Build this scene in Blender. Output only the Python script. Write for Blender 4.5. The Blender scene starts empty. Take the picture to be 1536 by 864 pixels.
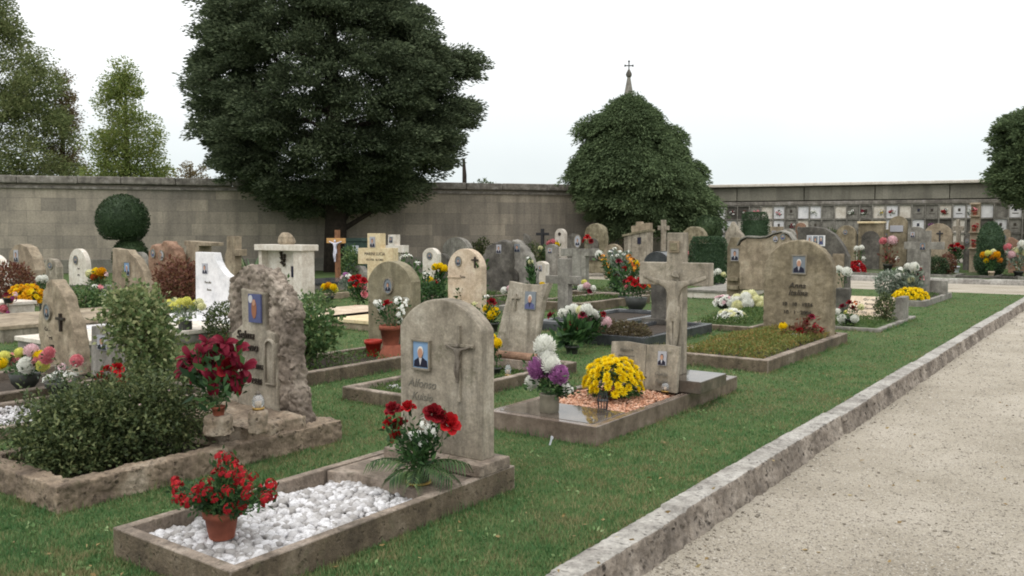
import bpy, bmesh, math, random
import numpy as np
from mathutils import Vector, Matrix, Euler, noise
random.seed(7); RNG = np.random.default_rng(7)
sc = bpy.context.scene
COL = sc.collection
PI = math.pi

# ------------------------------------------------------------------ camera model
F_PX = 1280.0; CAMH = 1.6; PITCH = math.atan(82 / 1280); TH = math.radians(36.06)
cs, sn = math.cos(TH), math.sin(TH)          # S = (cs,-sn) across the graves, D = (sn,cs) along them

def ray(px, py):
    xc = (px - 768) / F_PX; yc = -(py - 432) / F_PX
    return (xc, math.cos(PITCH) + yc * math.sin(PITCH), -math.sin(PITCH) + yc * math.cos(PITCH))
def to_uv(x, y): return (x * cs - y * sn, x * sn + y * cs)
def W(u, v, z=0.0): return (u * cs + v * sn, -u * sn + v * cs, z)
def G(px, py, z=0.0):                        # pixel -> (u, v) on the level z
    d = ray(px, py); t = (z - CAMH) / d[2]
    return to_uv(d[0] * t, d[1] * t)
def HV(px, py, v):                           # pixel -> (u, z) on the plane v = const
    d = ray(px, py); t = v / (d[0] * sn + d[1] * cs)
    return (to_uv(d[0] * t, d[1] * t)[0], CAMH + d[2] * t)
def HY(px, py, Y):                           # pixel -> (x, z) on the plane y = Y
    d = ray(px, py); t = Y / d[1]
    return (d[0] * t, CAMH + d[2] * t)

# ------------------------------------------------------------------ materials
def lin(c):
    return tuple(((v / 255) / 12.92 if v / 255 <= 0.04045 else ((v / 255 + 0.055) / 1.055) ** 2.4) for v in c)
def newmat(name):
    m = bpy.data.materials.new(name); m.use_nodes = True
    nt = m.node_tree; nt.nodes.clear()
    return m, nt, nt.nodes, nt.links
def N(nt, t, **k):
    n = nt.nodes.new(t)
    for a, b in k.items():
        if a in n.inputs.keys(): n.inputs[a].default_value = b
        else: setattr(n, a, b)
    return n
def rgba(c): return (c[0], c[1], c[2], 1.0)
def mixc(nt, fac, a, b, mode='MIX'):
    n = nt.nodes.new('ShaderNodeMix'); n.data_type = 'RGBA'; n.blend_type = mode
    for sock, val in ((0, fac), (6, a), (7, b)):
        if hasattr(val, 'is_output') or isinstance(val, bpy.types.NodeSocket): nt.links.new(val, n.inputs[sock])
        elif sock == 0: n.inputs[0].default_value = val
        else: n.inputs[sock].default_value = rgba(val)
    return n.outputs[2]
def ramp(nt, src, stops):
    r = nt.nodes.new('ShaderNodeValToRGB')
    while len(r.color_ramp.elements) < len(stops): r.color_ramp.elements.new(0.5)
    for e, (p, c) in zip(r.color_ramp.elements, stops):
        e.position = p; e.color = rgba(c) if not isinstance(c, (int, float)) else (c, c, c, 1)
    nt.links.new(src, r.inputs[0]); return r.outputs[0]
def coords(nt, scale=(1, 1, 1), rand=True):
    tc = N(nt, 'ShaderNodeTexCoord'); mp = N(nt, 'ShaderNodeMapping'); mp.inputs['Scale'].default_value = scale
    nt.links.new(tc.outputs['Object'], mp.inputs['Vector'])
    if rand:
        oi = N(nt, 'ShaderNodeObjectInfo'); mul = N(nt, 'ShaderNodeMath', operation='MULTIPLY'); mul.inputs[1].default_value = 37.0
        nt.links.new(oi.outputs['Random'], mul.inputs[0]); nt.links.new(mul.outputs[0], mp.inputs['Location'])
    return mp.outputs[0]
def noise_n(nt, vec, scale, detail=5, rough=0.6):
    n = N(nt, 'ShaderNodeTexNoise'); n.inputs['Scale'].default_value = scale; n.inputs['Detail'].default_value = detail
    n.inputs['Roughness'].default_value = rough; nt.links.new(vec, n.inputs['Vector']); return n.outputs['Fac']

def stone(name, base, dark=None, light=None, rough=0.85, stain=0.5, grain=60, lichen=0.25, bump=0.25, lichen_col=(95, 92, 70), pits=0.0, pscale=34):
    base = lin(base); dark = lin(dark) if dark else tuple(v * 0.5 for v in base); light = lin(light) if light else tuple(min(1, v * 1.35) for v in base)
    m, nt, nd, lk = newmat(name)
    v = coords(nt); vs = coords(nt, (7, 7, 0.7))
    big = noise_n(nt, v, 3.2, 6, 0.65); fine = noise_n(nt, v, grain, 4, 0.7); streak = noise_n(nt, vs, 1.6, 5, 0.6)
    c = ramp(nt, big, [(0.3, dark), (0.52, base), (0.75, light)])
    c = mixc(nt, ramp(nt, streak, [(0.48, 0.0), (0.68, stain)]), c, tuple(x * 0.45 for x in base))
    c = mixc(nt, 0.42, c, ramp(nt, fine, [(0.3, 0.28), (0.5, 0.5), (0.7, 0.78)]), 'OVERLAY')
    med = noise_n(nt, v, 14, 6, 0.72); c = mixc(nt, 0.5, c, ramp(nt, med, [(0.3, 0.25), (0.5, 0.5), (0.7, 0.75)]), 'OVERLAY')
    c = mixc(nt, ramp(nt, noise_n(nt, v, 8.5, 8, 0.75), [(0.55, 0.0), (0.66, lichen)]), c, lin(lichen_col))
    pf = None
    if pits:
        vo = N(nt, 'ShaderNodeTexVoronoi'); vo.inputs['Scale'].default_value = pscale; vo.inputs['Randomness'].default_value = 1.0
        wv_ = N(nt, 'ShaderNodeMix'); wv_.data_type = 'VECTOR'; wv_.inputs[0].default_value = .06
        nz_ = N(nt, 'ShaderNodeTexNoise'); nz_.inputs['Scale'].default_value = 22; lk.new(v, nz_.inputs['Vector']); lk.new(v, wv_.inputs[4]); lk.new(nz_.outputs['Color'], wv_.inputs[5]); lk.new(wv_.outputs[1], vo.inputs['Vector'])
        pf = N(nt, 'ShaderNodeMath', operation='MULTIPLY'); lk.new(ramp(nt, vo.outputs['Distance'], [(0.12, 1.0), (0.42, 0.0)]), pf.inputs[0]); lk.new(ramp(nt, noise_n(nt, v, 11, 4), [(.42, 0.0), (.6, 1.0)]), pf.inputs[1])
        pm = N(nt, 'ShaderNodeMath', operation='MULTIPLY'); pm.inputs[1].default_value = pits; lk.new(pf.outputs[0], pm.inputs[0]); c = mixc(nt, pm.outputs[0], c, tuple(x * .4 for x in dark))
    b = N(nt, 'ShaderNodeBsdfPrincipled'); b.inputs['Roughness'].default_value = rough; b.inputs['Specular IOR Level'].default_value = 0.3
    lk.new(c, b.inputs['Base Color'])
    bp = N(nt, 'ShaderNodeBump'); bp.inputs['Strength'].default_value = bump; bp.inputs['Distance'].default_value = 0.01
    mx = N(nt, 'ShaderNodeMath', operation='ADD'); lk.new(fine, mx.inputs[0]); lk.new(noise_n(nt, v, 18, 6, 0.7), mx.inputs[1])
    if pf:
        sb2 = N(nt, 'ShaderNodeMath', operation='SUBTRACT'); lk.new(mx.outputs[0], sb2.inputs[0]); lk.new(pf.outputs[0], sb2.inputs[1]); mx = sb2
    lk.new(mx.outputs[0], bp.inputs['Height']); lk.new(bp.outputs[0], b.inputs['Normal'])
    o = N(nt, 'ShaderNodeOutputMaterial'); lk.new(b.outputs[0], o.inputs[0]); return m

def plain(name, c, rough=0.7, var=0.15, scale=20, spec=0.3, metal=0.0, bump=0.0):
    m, nt, nd, lk = newmat(name); c = lin(c)
    v = coords(nt); f = noise_n(nt, v, scale, 4)
    col = ramp(nt, f, [(0.3, tuple(x * (1 - var) for x in c)), (0.7, tuple(min(1, x * (1 + var)) for x in c))])
    b = N(nt, 'ShaderNodeBsdfPrincipled'); b.inputs['Roughness'].default_value = rough; b.inputs['Specular IOR Level'].default_value = spec
    b.inputs['Metallic'].default_value = metal; lk.new(col, b.inputs['Base Color'])
    if bump:
        bp = N(nt, 'ShaderNodeBump'); bp.inputs['Strength'].default_value = bump; bp.inputs['Distance'].default_value = 0.01
        lk.new(f, bp.inputs['Height']); lk.new(bp.outputs[0], b.inputs['Normal'])
    o = N(nt, 'ShaderNodeOutputMaterial'); lk.new(b.outputs[0], o.inputs[0]); return m

def leafmat(name, c1, c2, c3=None, trans=0.25, patch=1.5, spec=0.25, rough=0.55):
    m, nt, nd, lk = newmat(name); c1, c2 = lin(c1), lin(c2); c3 = lin(c3) if c3 else c2
    geo = N(nt, 'ShaderNodeNewGeometry'); v = coords(nt)
    mixv = N(nt, 'ShaderNodeMath', operation='MULTIPLY_ADD'); mixv.inputs[1].default_value = 0.55
    lk.new(geo.outputs['Random Per Island'], mixv.inputs[0])
    pn = N(nt, 'ShaderNodeMath', operation='MULTIPLY'); pn.inputs[1].default_value = 0.5
    lk.new(noise_n(nt, v, patch, 3), pn.inputs[0]); lk.new(pn.outputs[0], mixv.inputs[2])
    col = ramp(nt, mixv.outputs[0], [(0.2, c1), (0.55, c2), (0.9, c3)])
    b = N(nt, 'ShaderNodeBsdfPrincipled'); b.inputs['Roughness'].default_value = rough; b.inputs['Specular IOR Level'].default_value = spec
    lk.new(col, b.inputs['Base Color'])
    t = N(nt, 'ShaderNodeBsdfTranslucent'); lk.new(col, t.inputs['Color'])
    ms = N(nt, 'ShaderNodeMixShader'); ms.inputs[0].default_value = trans
    lk.new(b.outputs[0], ms.inputs[1]); lk.new(t.outputs[0], ms.inputs[2])
    o = N(nt, 'ShaderNodeOutputMaterial'); lk.new(ms.outputs[0], o.inputs[0]); return m

M = {}
M['tan'] = stone('tan_stone', (150, 141, 126), (108, 100, 88), (180, 172, 158), stain=0.85, lichen=.5, lichen_col=(84, 82, 62))
M['tan2'] = stone('tan_stone_warm', (148, 134, 114), (110, 98, 82), (172, 160, 140), stain=0.45, lichen=.35)
M['olive'] = stone('olive_stone', (128, 120, 98), (92, 86, 68), (150, 142, 120), stain=0.5, lichen=0.4)
M['brownst'] = stone('brown_stone', (130, 119, 98), (94, 85, 70), (156, 145, 124), stain=0.5, lichen=0.3)
M['grey'] = stone('grey_stone', (132, 128, 120), (96, 92, 86), (160, 156, 148), stain=0.5)
M['dark'] = stone('dark_stone', (88, 84, 78), (56, 54, 50), (118, 114, 106), stain=0.4, lichen=0.5, lichen_col=(120, 116, 104))
M['pink'] = stone('pale_pink_stone', (196, 178, 156), (172, 152, 130), (212, 198, 180), stain=0.15, lichen=0.05, bump=0.1)
M['cream'] = stone('cream_stone', (208, 190, 154), (190, 170, 132), (222, 206, 176), stain=0.1, lichen=0.05, bump=0.1)
M['white'] = stone('white_marble', (218, 216, 216), (196, 196, 198), (232, 230, 230), rough=0.4, stain=0.15, lichen=0.0, bump=0.05)
M['offwhite'] = stone('off_white_stone', (206, 198, 186), (184, 174, 160), (220, 214, 204), stain=0.2, lichen=0.05, bump=0.1)
M['rock'] = stone('rough_rock', (134, 122, 110), (78, 68, 60), (180, 168, 154), stain=0.35, grain=30, lichen=0.7, bump=0.9, lichen_col=(80, 72, 62), pits=.7, pscale=22)
M['kerbst'] = stone('grave_kerb_stone', (138, 125, 112), (80, 72, 64), (176, 164, 152), stain=0.75, grain=70, lichen=0.7, bump=0.6, lichen_col=(74, 70, 54), pits=.4, pscale=40)
M['kerbside'] = stone('dark_hewn_stone', (104, 92, 76), (66, 58, 48), (134, 122, 106), stain=0.5, grain=60, lichen=0.6, bump=0.8, lichen_col=(84, 84, 60), pits=.5, pscale=32)  # darker, browner stone for the outer side faces of the grave kerbs
M['granite'] = stone('red_brown_granite', (122, 108, 98), (84, 72, 64), (152, 138, 126), rough=0.12, stain=0.35, grain=120, lichen=0.45, bump=0.06, lichen_col=(72, 70, 54))
M['wet'] = stone('wet_polished_granite', (92, 84, 76), (62, 56, 50), (120, 108, 98), rough=0.035, stain=0.2, grain=120, lichen=0.2, bump=0.0, lichen_col=(72, 70, 54))
M['darkgran'] = stone('dark_granite', (70, 72, 74), (50, 52, 54), (92, 94, 96), rough=0.2, stain=0.1, grain=120, lichen=0.05, bump=0.03)
M['roughkerb'] = stone('rough_kerb', (140, 124, 106), (86, 74, 64), (178, 166, 150), stain=0.3, grain=40, lichen=0.6, bump=0.9, lichen_col=(84, 80, 60), pits=.8, pscale=26)
M['pathkerb'] = stone('path_kerb', (164, 160, 153), (122, 117, 111), (188, 185, 179), stain=0.4, grain=55, lichen=0.6, bump=1.0, lichen_col=(92, 86, 80), pits=.85, pscale=30)
M['redrock'] = stone('reddish_rock', (142, 112, 92), (104, 78, 64), (170, 140, 120), stain=0.2, lichen=0.2, bump=0.7)
M['bronze'] = plain('dark_bronze', (62, 54, 48), 0.5, 0.3, 30, metal=0.3)
M['greybronze'] = plain('grey_bronze', (104, 96, 86), 0.6, 0.3, 40)
M['letter'] = plain('dark_lettering', (70, 64, 56), 0.7)
M['letter_soft'] = plain('worn_lettering', (112, 108, 98), 0.8)
M['frame'] = plain('portrait_frame', (128, 120, 106), 0.5, 0.2)
M['skyblue'] = plain('portrait_blue', (124, 152, 184), 0.25, 0.05)
M['pgrey'] = plain('portrait_grey', (164, 164, 170), 0.25, 0.05)
M['pgreen'] = plain('portrait_dim', (120, 126, 132), 0.25, 0.05)
M['suit'] = plain('portrait_suit', (36, 36, 52), 0.3, 0.1)
M['skin'] = plain('portrait_skin', (176, 134, 112), 0.3, 0.05)
M['hairw'] = plain('portrait_hair_white', (214, 208, 200), 0.3, 0.05)
M['haird'] = plain('portrait_hair_dark', (52, 44, 40), 0.3, 0.05)
M['shirt'] = plain('portrait_shirt', (190, 188, 192), 0.3, 0.05)
M['pblue'] = plain('portrait_deep_blue', (84, 88, 124), 0.25, 0.1)
M['porange'] = plain('portrait_orange', (146, 98, 76), 0.25, 0.1)
M['terra'] = plain('terracotta', (136, 78, 60), 0.8, 0.22, 14, bump=0.1)
M['darkpot'] = plain('dark_pot', (52, 54, 50), 0.5)
M['vase'] = plain('grey_stone_vase', (118, 112, 98), 0.7, 0.2, 16, bump=0.1)
M['brass'] = plain('brass', (172, 140, 80), 0.35, 0.15, metal=0.7)
M['wpot'] = plain('white_pot', (206, 208, 216), 0.4)
M['redpot'] = plain('red_pot', (170, 52, 40), 0.5)
M['wood'] = plain('brown_wood', (126, 88, 62), 0.7, 0.3, 12)
M['woodlight'] = plain('light_wood', (190, 146, 92), 0.7, 0.2, 12)
M['ribbon'] = plain('pale_figure', (206, 204, 216), 0.6)
M['stem'] = plain('stem_brown', (74, 62, 46), 0.9, 0.3)
M['bark'] = plain('bark', (58, 50, 44), 0.95, 0.4, 6, bump=0.6)
M['soil'] = plain('soil', (58, 50, 42), 0.95, 0.35, 30, bump=0.6)
M['iron'] = plain('iron', (58, 58, 60), 0.6, 0.2)
M['greenbin'] = plain('dull_green_metal', (58, 76, 70), 0.6, 0.15)
M['candle'] = plain('candle_wax', (206, 180, 150), 0.5)
M['moss'] = leafmat('moss', (84, 92, 50), (112, 104, 58), (140, 96, 58))
M['bladegreen'] = None
LEAF = {
 'cypress': leafmat('cypress_leaf', (58, 68, 52), (84, 95, 72), (118, 128, 98), 0.22, 0.5, 0.06, .85),
 'cedar': leafmat('cedar_leaf', (72, 86, 62), (94, 110, 78), (122, 138, 98), 0.25, 0.5, 0.06, .85),
 'yew': leafmat('yew_leaf', (38, 54, 34), (54, 72, 46), (76, 94, 60), 0.15, 2),
 'hedge': leafmat('hedge_leaf', (46, 66, 46), (62, 84, 58), (84, 106, 74), 0.15, 2),
 'broad': leafmat('broad_leaf', (92, 106, 70), (118, 128, 84), (146, 146, 104), 0.3, 0.3, .06, .85),
 'broadyellow': leafmat('yellow_green_leaf', (98, 116, 64), (128, 142, 80), (160, 160, 100), 0.3, 0.3, .06, .85),
 'broadbrown': leafmat('autumn_leaf', (104, 98, 74), (128, 118, 88), (146, 124, 96), 0.3, 0.5, .06, .85),
 'shrub': leafmat('dark_shrub_leaf', (46, 58, 36), (78, 92, 56), (126, 130, 86), 0.2, 5),
 'ivy': leafmat('variegated_leaf', (70, 90, 54), (106, 122, 76), (180, 178, 132), 0.25, 6),
 'rose': leafmat('rose_leaf', (58, 84, 48), (82, 108, 64), (128, 140, 90), 0.25, 5),
 'redbush': leafmat('red_brown_leaf', (84, 52, 44), (120, 76, 62), (110, 96, 62), 0.25, 4),
 'green': leafmat('bouquet_leaf', (34, 56, 34), (54, 84, 46), (88, 120, 68), 0.25, 6),
 'palm': leafmat('palm_leaf', (52, 74, 48), (74, 98, 60), (104, 124, 78), 0.25, 6),
 'grey': leafmat('grey_leaf', (96, 110, 96), (128, 140, 124), (168, 176, 160), 0.2, 6),
 'ground': leafmat('ground_cover', (92, 112, 56), (118, 122, 64), (158, 116, 68), 0.25, 2.2),
 'brownhedge': leafmat('brown_hedge_leaf', (76, 66, 48), (100, 86, 64), (94, 96, 62), 0.2, 4),
 'turf': leafmat('grave_turf', (58, 82, 42), (80, 104, 54), (106, 118, 68), 0.2, 3),
 'aloe': leafmat('aloe_leaf', (84, 110, 78), (112, 134, 96), (144, 150, 112), 0.2, 3),
}
def petal(name, c, c2=None, trans=0.25):
    c2 = c2 or tuple(min(255, int(v * 1.12 + 6)) for v in c)
    return leafmat(name, tuple(int(v * (0.92 if min(c) > 120 or name.startswith('yellow') else .8)) for v in c), c, c2, trans, 12, 0.15, 0.6)
PET = {'red': petal('red_petal', (176, 30, 36)), 'darkred': petal('dark_red_petal', (128, 26, 34)), 'crimson': petal('crimson_petal', (118, 22, 44), (182, 70, 96)),
 'scarlet': petal('scarlet_petal', (164, 34, 42)), 'yellow': petal('yellow_petal', (238, 208, 20), (250, 226, 50)), 'gold': petal('golden_petal', (226, 166, 20), (240, 192, 50)),
 'white': petal('white_petal', (236, 236, 228), (246, 246, 240)), 'cream': petal('cream_petal', (232, 230, 186), (244, 242, 210)), 'lemon': petal('lemon_petal', (226, 222, 130)),
 'purple': petal('purple_petal', (176, 112, 168), (206, 152, 196)), 'plum': petal('plum_petal', (120, 48, 90)), 'pink': petal('pink_petal', (222, 138, 146), (240, 180, 182)),
 'orange': petal('orange_petal', (222, 150, 54)), 'rust': petal('rust_petal', (188, 96, 44)), 'palepink': petal('pale_pink_petal', (232, 200, 204))}

# ------------------------------------------------------------------ object helpers
def tag(o, label=None, cat=None, group=None, kind=None):
    if label: o['label'] = label
    if cat: o['category'] = cat
    if group: o['group'] = group
    if kind: o['kind'] = kind
    return o
def root(name, label, cat, u, v, z=0.0, rz=0.0, group=None, world=False, tilt=0.0):
    o = bpy.data.objects.new(name, None); COL.objects.link(o); o.empty_display_size = 0.1
    o.location = (u, v, z) if world else W(u, v, z)
    o.rotation_euler = (tilt, 0, rz if world else rz - TH)
    return tag(o, label, cat, group)
def put(name, me, parent=None, loc=(0, 0, 0), rot=(0, 0, 0), scale=(1, 1, 1), label=None):
    o = bpy.data.objects.new(name, me); COL.objects.link(o); o.parent = parent
    o.location = loc; o.rotation_euler = rot; o.scale = scale if not isinstance(scale, (int, float)) else (scale,) * 3
    if label: o['label'] = label
    return o

class MB:
    def __init__(s): s.v = []; s.f = []; s.m = []
    def add(s, vs, fs, mi=0):
        b = len(s.v); s.v += [tuple(p) for p in vs]; s.f += [tuple(b + i for i in f) for f in fs]; s.m += [mi] * len(fs); return s
    def box(s, c, d, mi=0, rz=0.0, rx=0.0, ry=0.0):
        R = Euler((rx, ry, rz)).to_matrix(); vs = []
        for k in range(8):
            p = Vector(((k & 1) - .5, ((k >> 1) & 1) - .5, ((k >> 2) & 1) - .5)); p = R @ Vector((p.x * d[0], p.y * d[1], p.z * d[2]))
            vs.append((c[0] + p.x, c[1] + p.y, c[2] + p.z))
        return s.add(vs, [(0, 2, 3, 1), (4, 5, 7, 6), (0, 1, 5, 4), (2, 6, 7, 3), (0, 4, 6, 2), (1, 3, 7, 5)], mi)
    def extr(s, poly, y0, y1, mi=0):          # polygon in (x, z), counter-clockwise seen from -y
        n = len(poly)
        vs = [(x, y0, z) for x, z in poly] + [(x, y1, z) for x, z in poly]
        fs = [tuple(range(n)), tuple(range(2 * n - 1, n - 1, -1))] + [(i, i + n, (i + 1) % n + n, (i + 1) % n) for i in range(n)]
        return s.add(vs, fs, mi)
    def lathe(s, prof, c=(0, 0, 0), n=20, mi=0, cap=True):
        vs = []; fs = []
        for r, z in prof:
            for k in range(n):
                a = 2 * PI * k / n; vs.append((c[0] + r * math.cos(a), c[1] + r * math.sin(a), c[2] + z))
        for j in range(len(prof) - 1):
            for k in range(n): fs.append((j * n + k, j * n + (k + 1) % n, (j + 1) * n + (k + 1) % n, (j + 1) * n + k))
        if cap:
            fs.append(tuple(range(n - 1, -1, -1))); fs.append(tuple((len(prof) - 1) * n + k for k in range(n)))
        return s.add(vs, fs, mi)
    def tube(s, pts, rad, n=7, mi=0):
        pts = [Vector(p) for p in pts]; vs = []; fs = []
        rad = rad if isinstance(rad, (list, tuple)) else [rad] * len(pts)
        for i, p in enumerate(pts):
            t = (pts[min(i + 1, len(pts) - 1)] - pts[max(i - 1, 0)]).normalized()
            a = t.cross(Vector((0.31, 0.17, 0.93)) if abs(t.z) < 0.9 else Vector((1, 0.2, 0))).normalized(); b = t.cross(a)
            for k in range(n):
                q = p + (a * math.cos(2 * PI * k / n) + b * math.sin(2 * PI * k / n)) * rad[i]; vs.append(tuple(q))
        for j in range(len(pts) - 1):
            for k in range(n): fs.append((j * n + k, j * n + (k + 1) % n, (j + 1) * n + (k + 1) % n, (j + 1) * n + k))
        fs.append(tuple(range(n - 1, -1, -1))); fs.append(tuple((len(pts) - 1) * n + k for k in range(n)))
        return s.add(vs, fs, mi)
    def mesh(s, name, mats, bevel=0.0, smooth=False, jitter=0.0, seg=2, angle=35):
        me = bpy.data.meshes.new(name); me.from_pydata(s.v, [], s.f)
        for m in (mats if isinstance(mats, (list, tuple)) else [mats]): me.materials.append(m)
        me.polygons.foreach_set('material_index', s.m)
        bm = bmesh.new(); bm.from_mesh(me); bmesh.ops.recalc_face_normals(bm, faces=bm.faces)
        if bevel:
            es = [e for e in bm.edges if len(e.link_faces) == 2 and e.calc_face_angle(0) > math.radians(angle)]
            bmesh.ops.bevel(bm, geom=es, offset=bevel, segments=seg, affect='EDGES', profile=0.6, clamp_overlap=True)
        if jitter:
            for vt in bm.verts: vt.co += noise.noise_vector(vt.co * 9.0 + Vector((3.1, 1.7, 0.2))) * jitter
        bm.to_mesh(me); bm.free()
        if smooth: me.shade_smooth()
        return me
    def obj(s, name, mats, parent=None, **k):
        lk = {a: k.pop(a) for a in ('loc', 'rot', 'scale', 'label') if a in k}
        return put(name, s.mesh(name, mats, **k), parent, **lk)

def np_mesh(name, verts, faces, mats, smooth=False, mi=None):
    verts = np.asarray(verts, dtype=np.float32); faces = np.asarray(faces, dtype=np.int32); k = faces.shape[1]
    me = bpy.data.meshes.new(name); me.vertices.add(len(verts)); me.vertices.foreach_set('co', verts.ravel())
    me.loops.add(faces.size); me.loops.foreach_set('vertex_index', faces.ravel())
    me.polygons.add(len(faces)); me.polygons.foreach_set('loop_start', np.arange(0, faces.size, k, dtype=np.int32))
    for m in (mats if isinstance(mats, (list, tuple)) else [mats]): me.materials.append(m)
    if mi is not None: me.polygons.foreach_set('material_index', np.asarray(mi, dtype=np.int32))
    me.update(calc_edges=True); me.validate()
    if smooth: me.shade_smooth()
    return me
def unit(a): return a / np.maximum(np.linalg.norm(a, axis=1, keepdims=True), 1e-9)
def leaves(P, L, Wd, dirs=None, spread=1.0, rng=RNG):  # arrays for bent four-sided leaves
    n = len(P); L = np.broadcast_to(np.asarray(L, float), (n,)); Wd = np.broadcast_to(np.asarray(Wd, float), (n,))
    d = rng.normal(size=(n, 3)) * spread
    if dirs is not None: d = d + dirs
    d = unit(d); w = unit(np.cross(d, rng.normal(size=(n, 3)))); nn = np.cross(d, w)
    L_ = (L * rng.uniform(.7, 1.3, n))[:, None]; W_ = (Wd * rng.uniform(.7, 1.3, n))[:, None]
    mid = P + d * L_ * .45 + nn * L_ * .08
    V = np.stack([P, mid + w * W_ * .5, P + d * L_, mid - w * W_ * .5], 1).reshape(-1, 3)
    Fc = np.arange(4 * n).reshape(n, 4); return V, Fc
def leaf_mesh(name, P, L, Wd, mat, dirs=None, spread=1.0):
    V, Fc = leaves(np.asarray(P, float), L, Wd, None if dirs is None else np.asarray(dirs, float), spread); return np_mesh(name, V, Fc, mat)
def ell_points(n, r, shell=0.6, up=False):
    d = unit(RNG.normal(size=(n, 3)))
    if up: d[:, 2] = np.abs(d[:, 2])
    rr = RNG.uniform(shell ** 3, 1, n) ** (1 / 3); p = d * rr[:, None]
    return p * np.asarray(r), d

def evald(ob):
    dg = bpy.context.evaluated_depsgraph_get(); me = bpy.data.meshes.new_from_object(ob.evaluated_get(dg)); return me
def remeshed(mb, mat, voxel, disp=0.0, freq=8.0, smooth=True, seed=0.0, disp2=0.0, freq2=30.0, cobble=None):
    me0 = mb.mesh('tmp', mat); ob = bpy.data.objects.new('tmp', me0); COL.objects.link(ob)
    md = ob.modifiers.new('r', 'REMESH'); md.mode = 'VOXEL'; md.voxel_size = voxel
    me = evald(ob); bpy.data.objects.remove(ob)
    if len(me.materials) == 0: me.materials.append(mat)
    if disp:
        nrm = [v.normal.copy() for v in me.vertices]
        for v, n_ in zip(me.vertices, nrm):
            p = v.co * freq + Vector((seed, seed * 1.7, 0))
            dd = disp * (noise.noise(p) + .5 * noise.noise(p * 2.3))
            if disp2: dd += disp2 * noise.noise(v.co * freq2 + Vector((seed, 0, seed)))
            if cobble:
                q = v.co * cobble[1] + Vector((seed, 0, seed)) + noise.noise_vector(v.co * cobble[1] * .6) * .5; ds = noise.voronoi(q)[0]; dd += cobble[0] * (min(1.0, (ds[1] - ds[0]) * 2.2) ** .5 - .6) * (.6 + .8 * noise.noise(v.co * 5 + Vector((seed, 2, 1))))
            v.co += n_ * dd
    if smooth: me.shade_smooth()
    return me
def text_mesh(s, size, mat, depth=0.004, shear=0.0, align='CENTER'):
    cu = bpy.data.curves.new('text', 'FONT'); cu.body = s; cu.size = size; cu.extrude = depth; cu.shear = shear; cu.align_x = align
    ob = bpy.data.objects.new('text', cu); me = bpy.data.meshes.new_from_object(ob); bpy.data.objects.remove(ob)
    me.materials.clear(); me.materials.append(mat); return me

# ------------------------------------------------------------------ camera, world, sun
cam = bpy.data.cameras.new('camera'); co = bpy.data.objects.new('camera', cam); COL.objects.link(co)
cam.sensor_width = 36; cam.lens = 36 * F_PX / 1536; cam.clip_end = 2000; cam.clip_start = 0.05
co.location = (0, 0, CAMH); co.rotation_euler = (PI / 2 - PITCH, 0, 0); sc.camera = co
wd = bpy.data.worlds.new('World'); sc.world = wd; wd.use_nodes = True; nt = wd.node_tree; nt.nodes.clear()
SUN_EL, SUN_AZ = math.radians(58), math.radians(-150)
sky = N(nt, 'ShaderNodeTexSky'); sky.sky_type = 'NISHITA'; sky.sun_disc = False; sky.sun_elevation = SUN_EL; sky.sun_rotation = SUN_AZ
hs = N(nt, 'ShaderNodeHueSaturation'); hs.inputs['Saturation'].default_value = 0.25; nt.links.new(sky.outputs[0], hs.inputs['Color'])
tc = N(nt, 'ShaderNodeTexCoord'); sp = N(nt, 'ShaderNodeSeparateXYZ'); nt.links.new(tc.outputs['Generated'], sp.inputs[0])
cloud = ramp(nt, sp.outputs['Z'], [(0.0, (.61, .675, .68)), (0.08, (.67, .72, .725)), (0.19, (.88, .90, .90)), (0.3, (1.02, 1.03, 1.03)), (0.5, (1.2, 1.2, 1.19)), (1.0, (1.6, 1.6, 1.58))])
cn = noise_n(nt, tc.outputs['Generated'], 2.2, 5, 0.55)
cv = ramp(nt, cn, [(0.3, 0.94), (0.7, 1.06)])
cl2 = mixc(nt, 1.0, cloud, cv, 'MULTIPLY')
sc10 = N(nt, 'ShaderNodeVectorMath', operation='SCALE'); sc10.inputs['Scale'].default_value = 11.0; nt.links.new(cl2, sc10.inputs[0])
fin = mixc(nt, 0.85, hs.outputs[0], sc10.outputs[0])
bg = N(nt, 'ShaderNodeBackground'); bg.inputs['Strength'].default_value = 0.1; nt.links.new(fin, bg.inputs[0])
ow = N(nt, 'ShaderNodeOutputWorld'); nt.links.new(bg.outputs[0], ow.inputs[0])
sl = bpy.data.lights.new('sun', 'SUN'); sl.energy = 0.7; sl.angle = math.radians(25); sl.color = (1, .97, .93)
so = bpy.data.objects.new('sun', sl); COL.objects.link(so)
sd = Vector((math.sin(SUN_AZ) * math.cos(SUN_EL), math.cos(SUN_AZ) * math.cos(SUN_EL), math.sin(SUN_EL)))
so.rotation_euler = sd.to_track_quat('Z', 'Y').to_euler(); so.location = (0, -5, 20)
sc.view_settings.view_transform = 'Standard'; sc.view_settings.look = 'None'; sc.view_settings.exposure = 0.35; sc.view_settings.gamma = 1.0
sc.render.engine = 'CYCLES'
sc.cycles.filter_width = 1.9
sc.cycles.max_bounces = 6; sc.cycles.diffuse_bounces = 3; sc.cycles.glossy_bounces = 3; sc.cycles.transmission_bounces = 6; sc.cycles.transparent_max_bounces = 8

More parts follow.
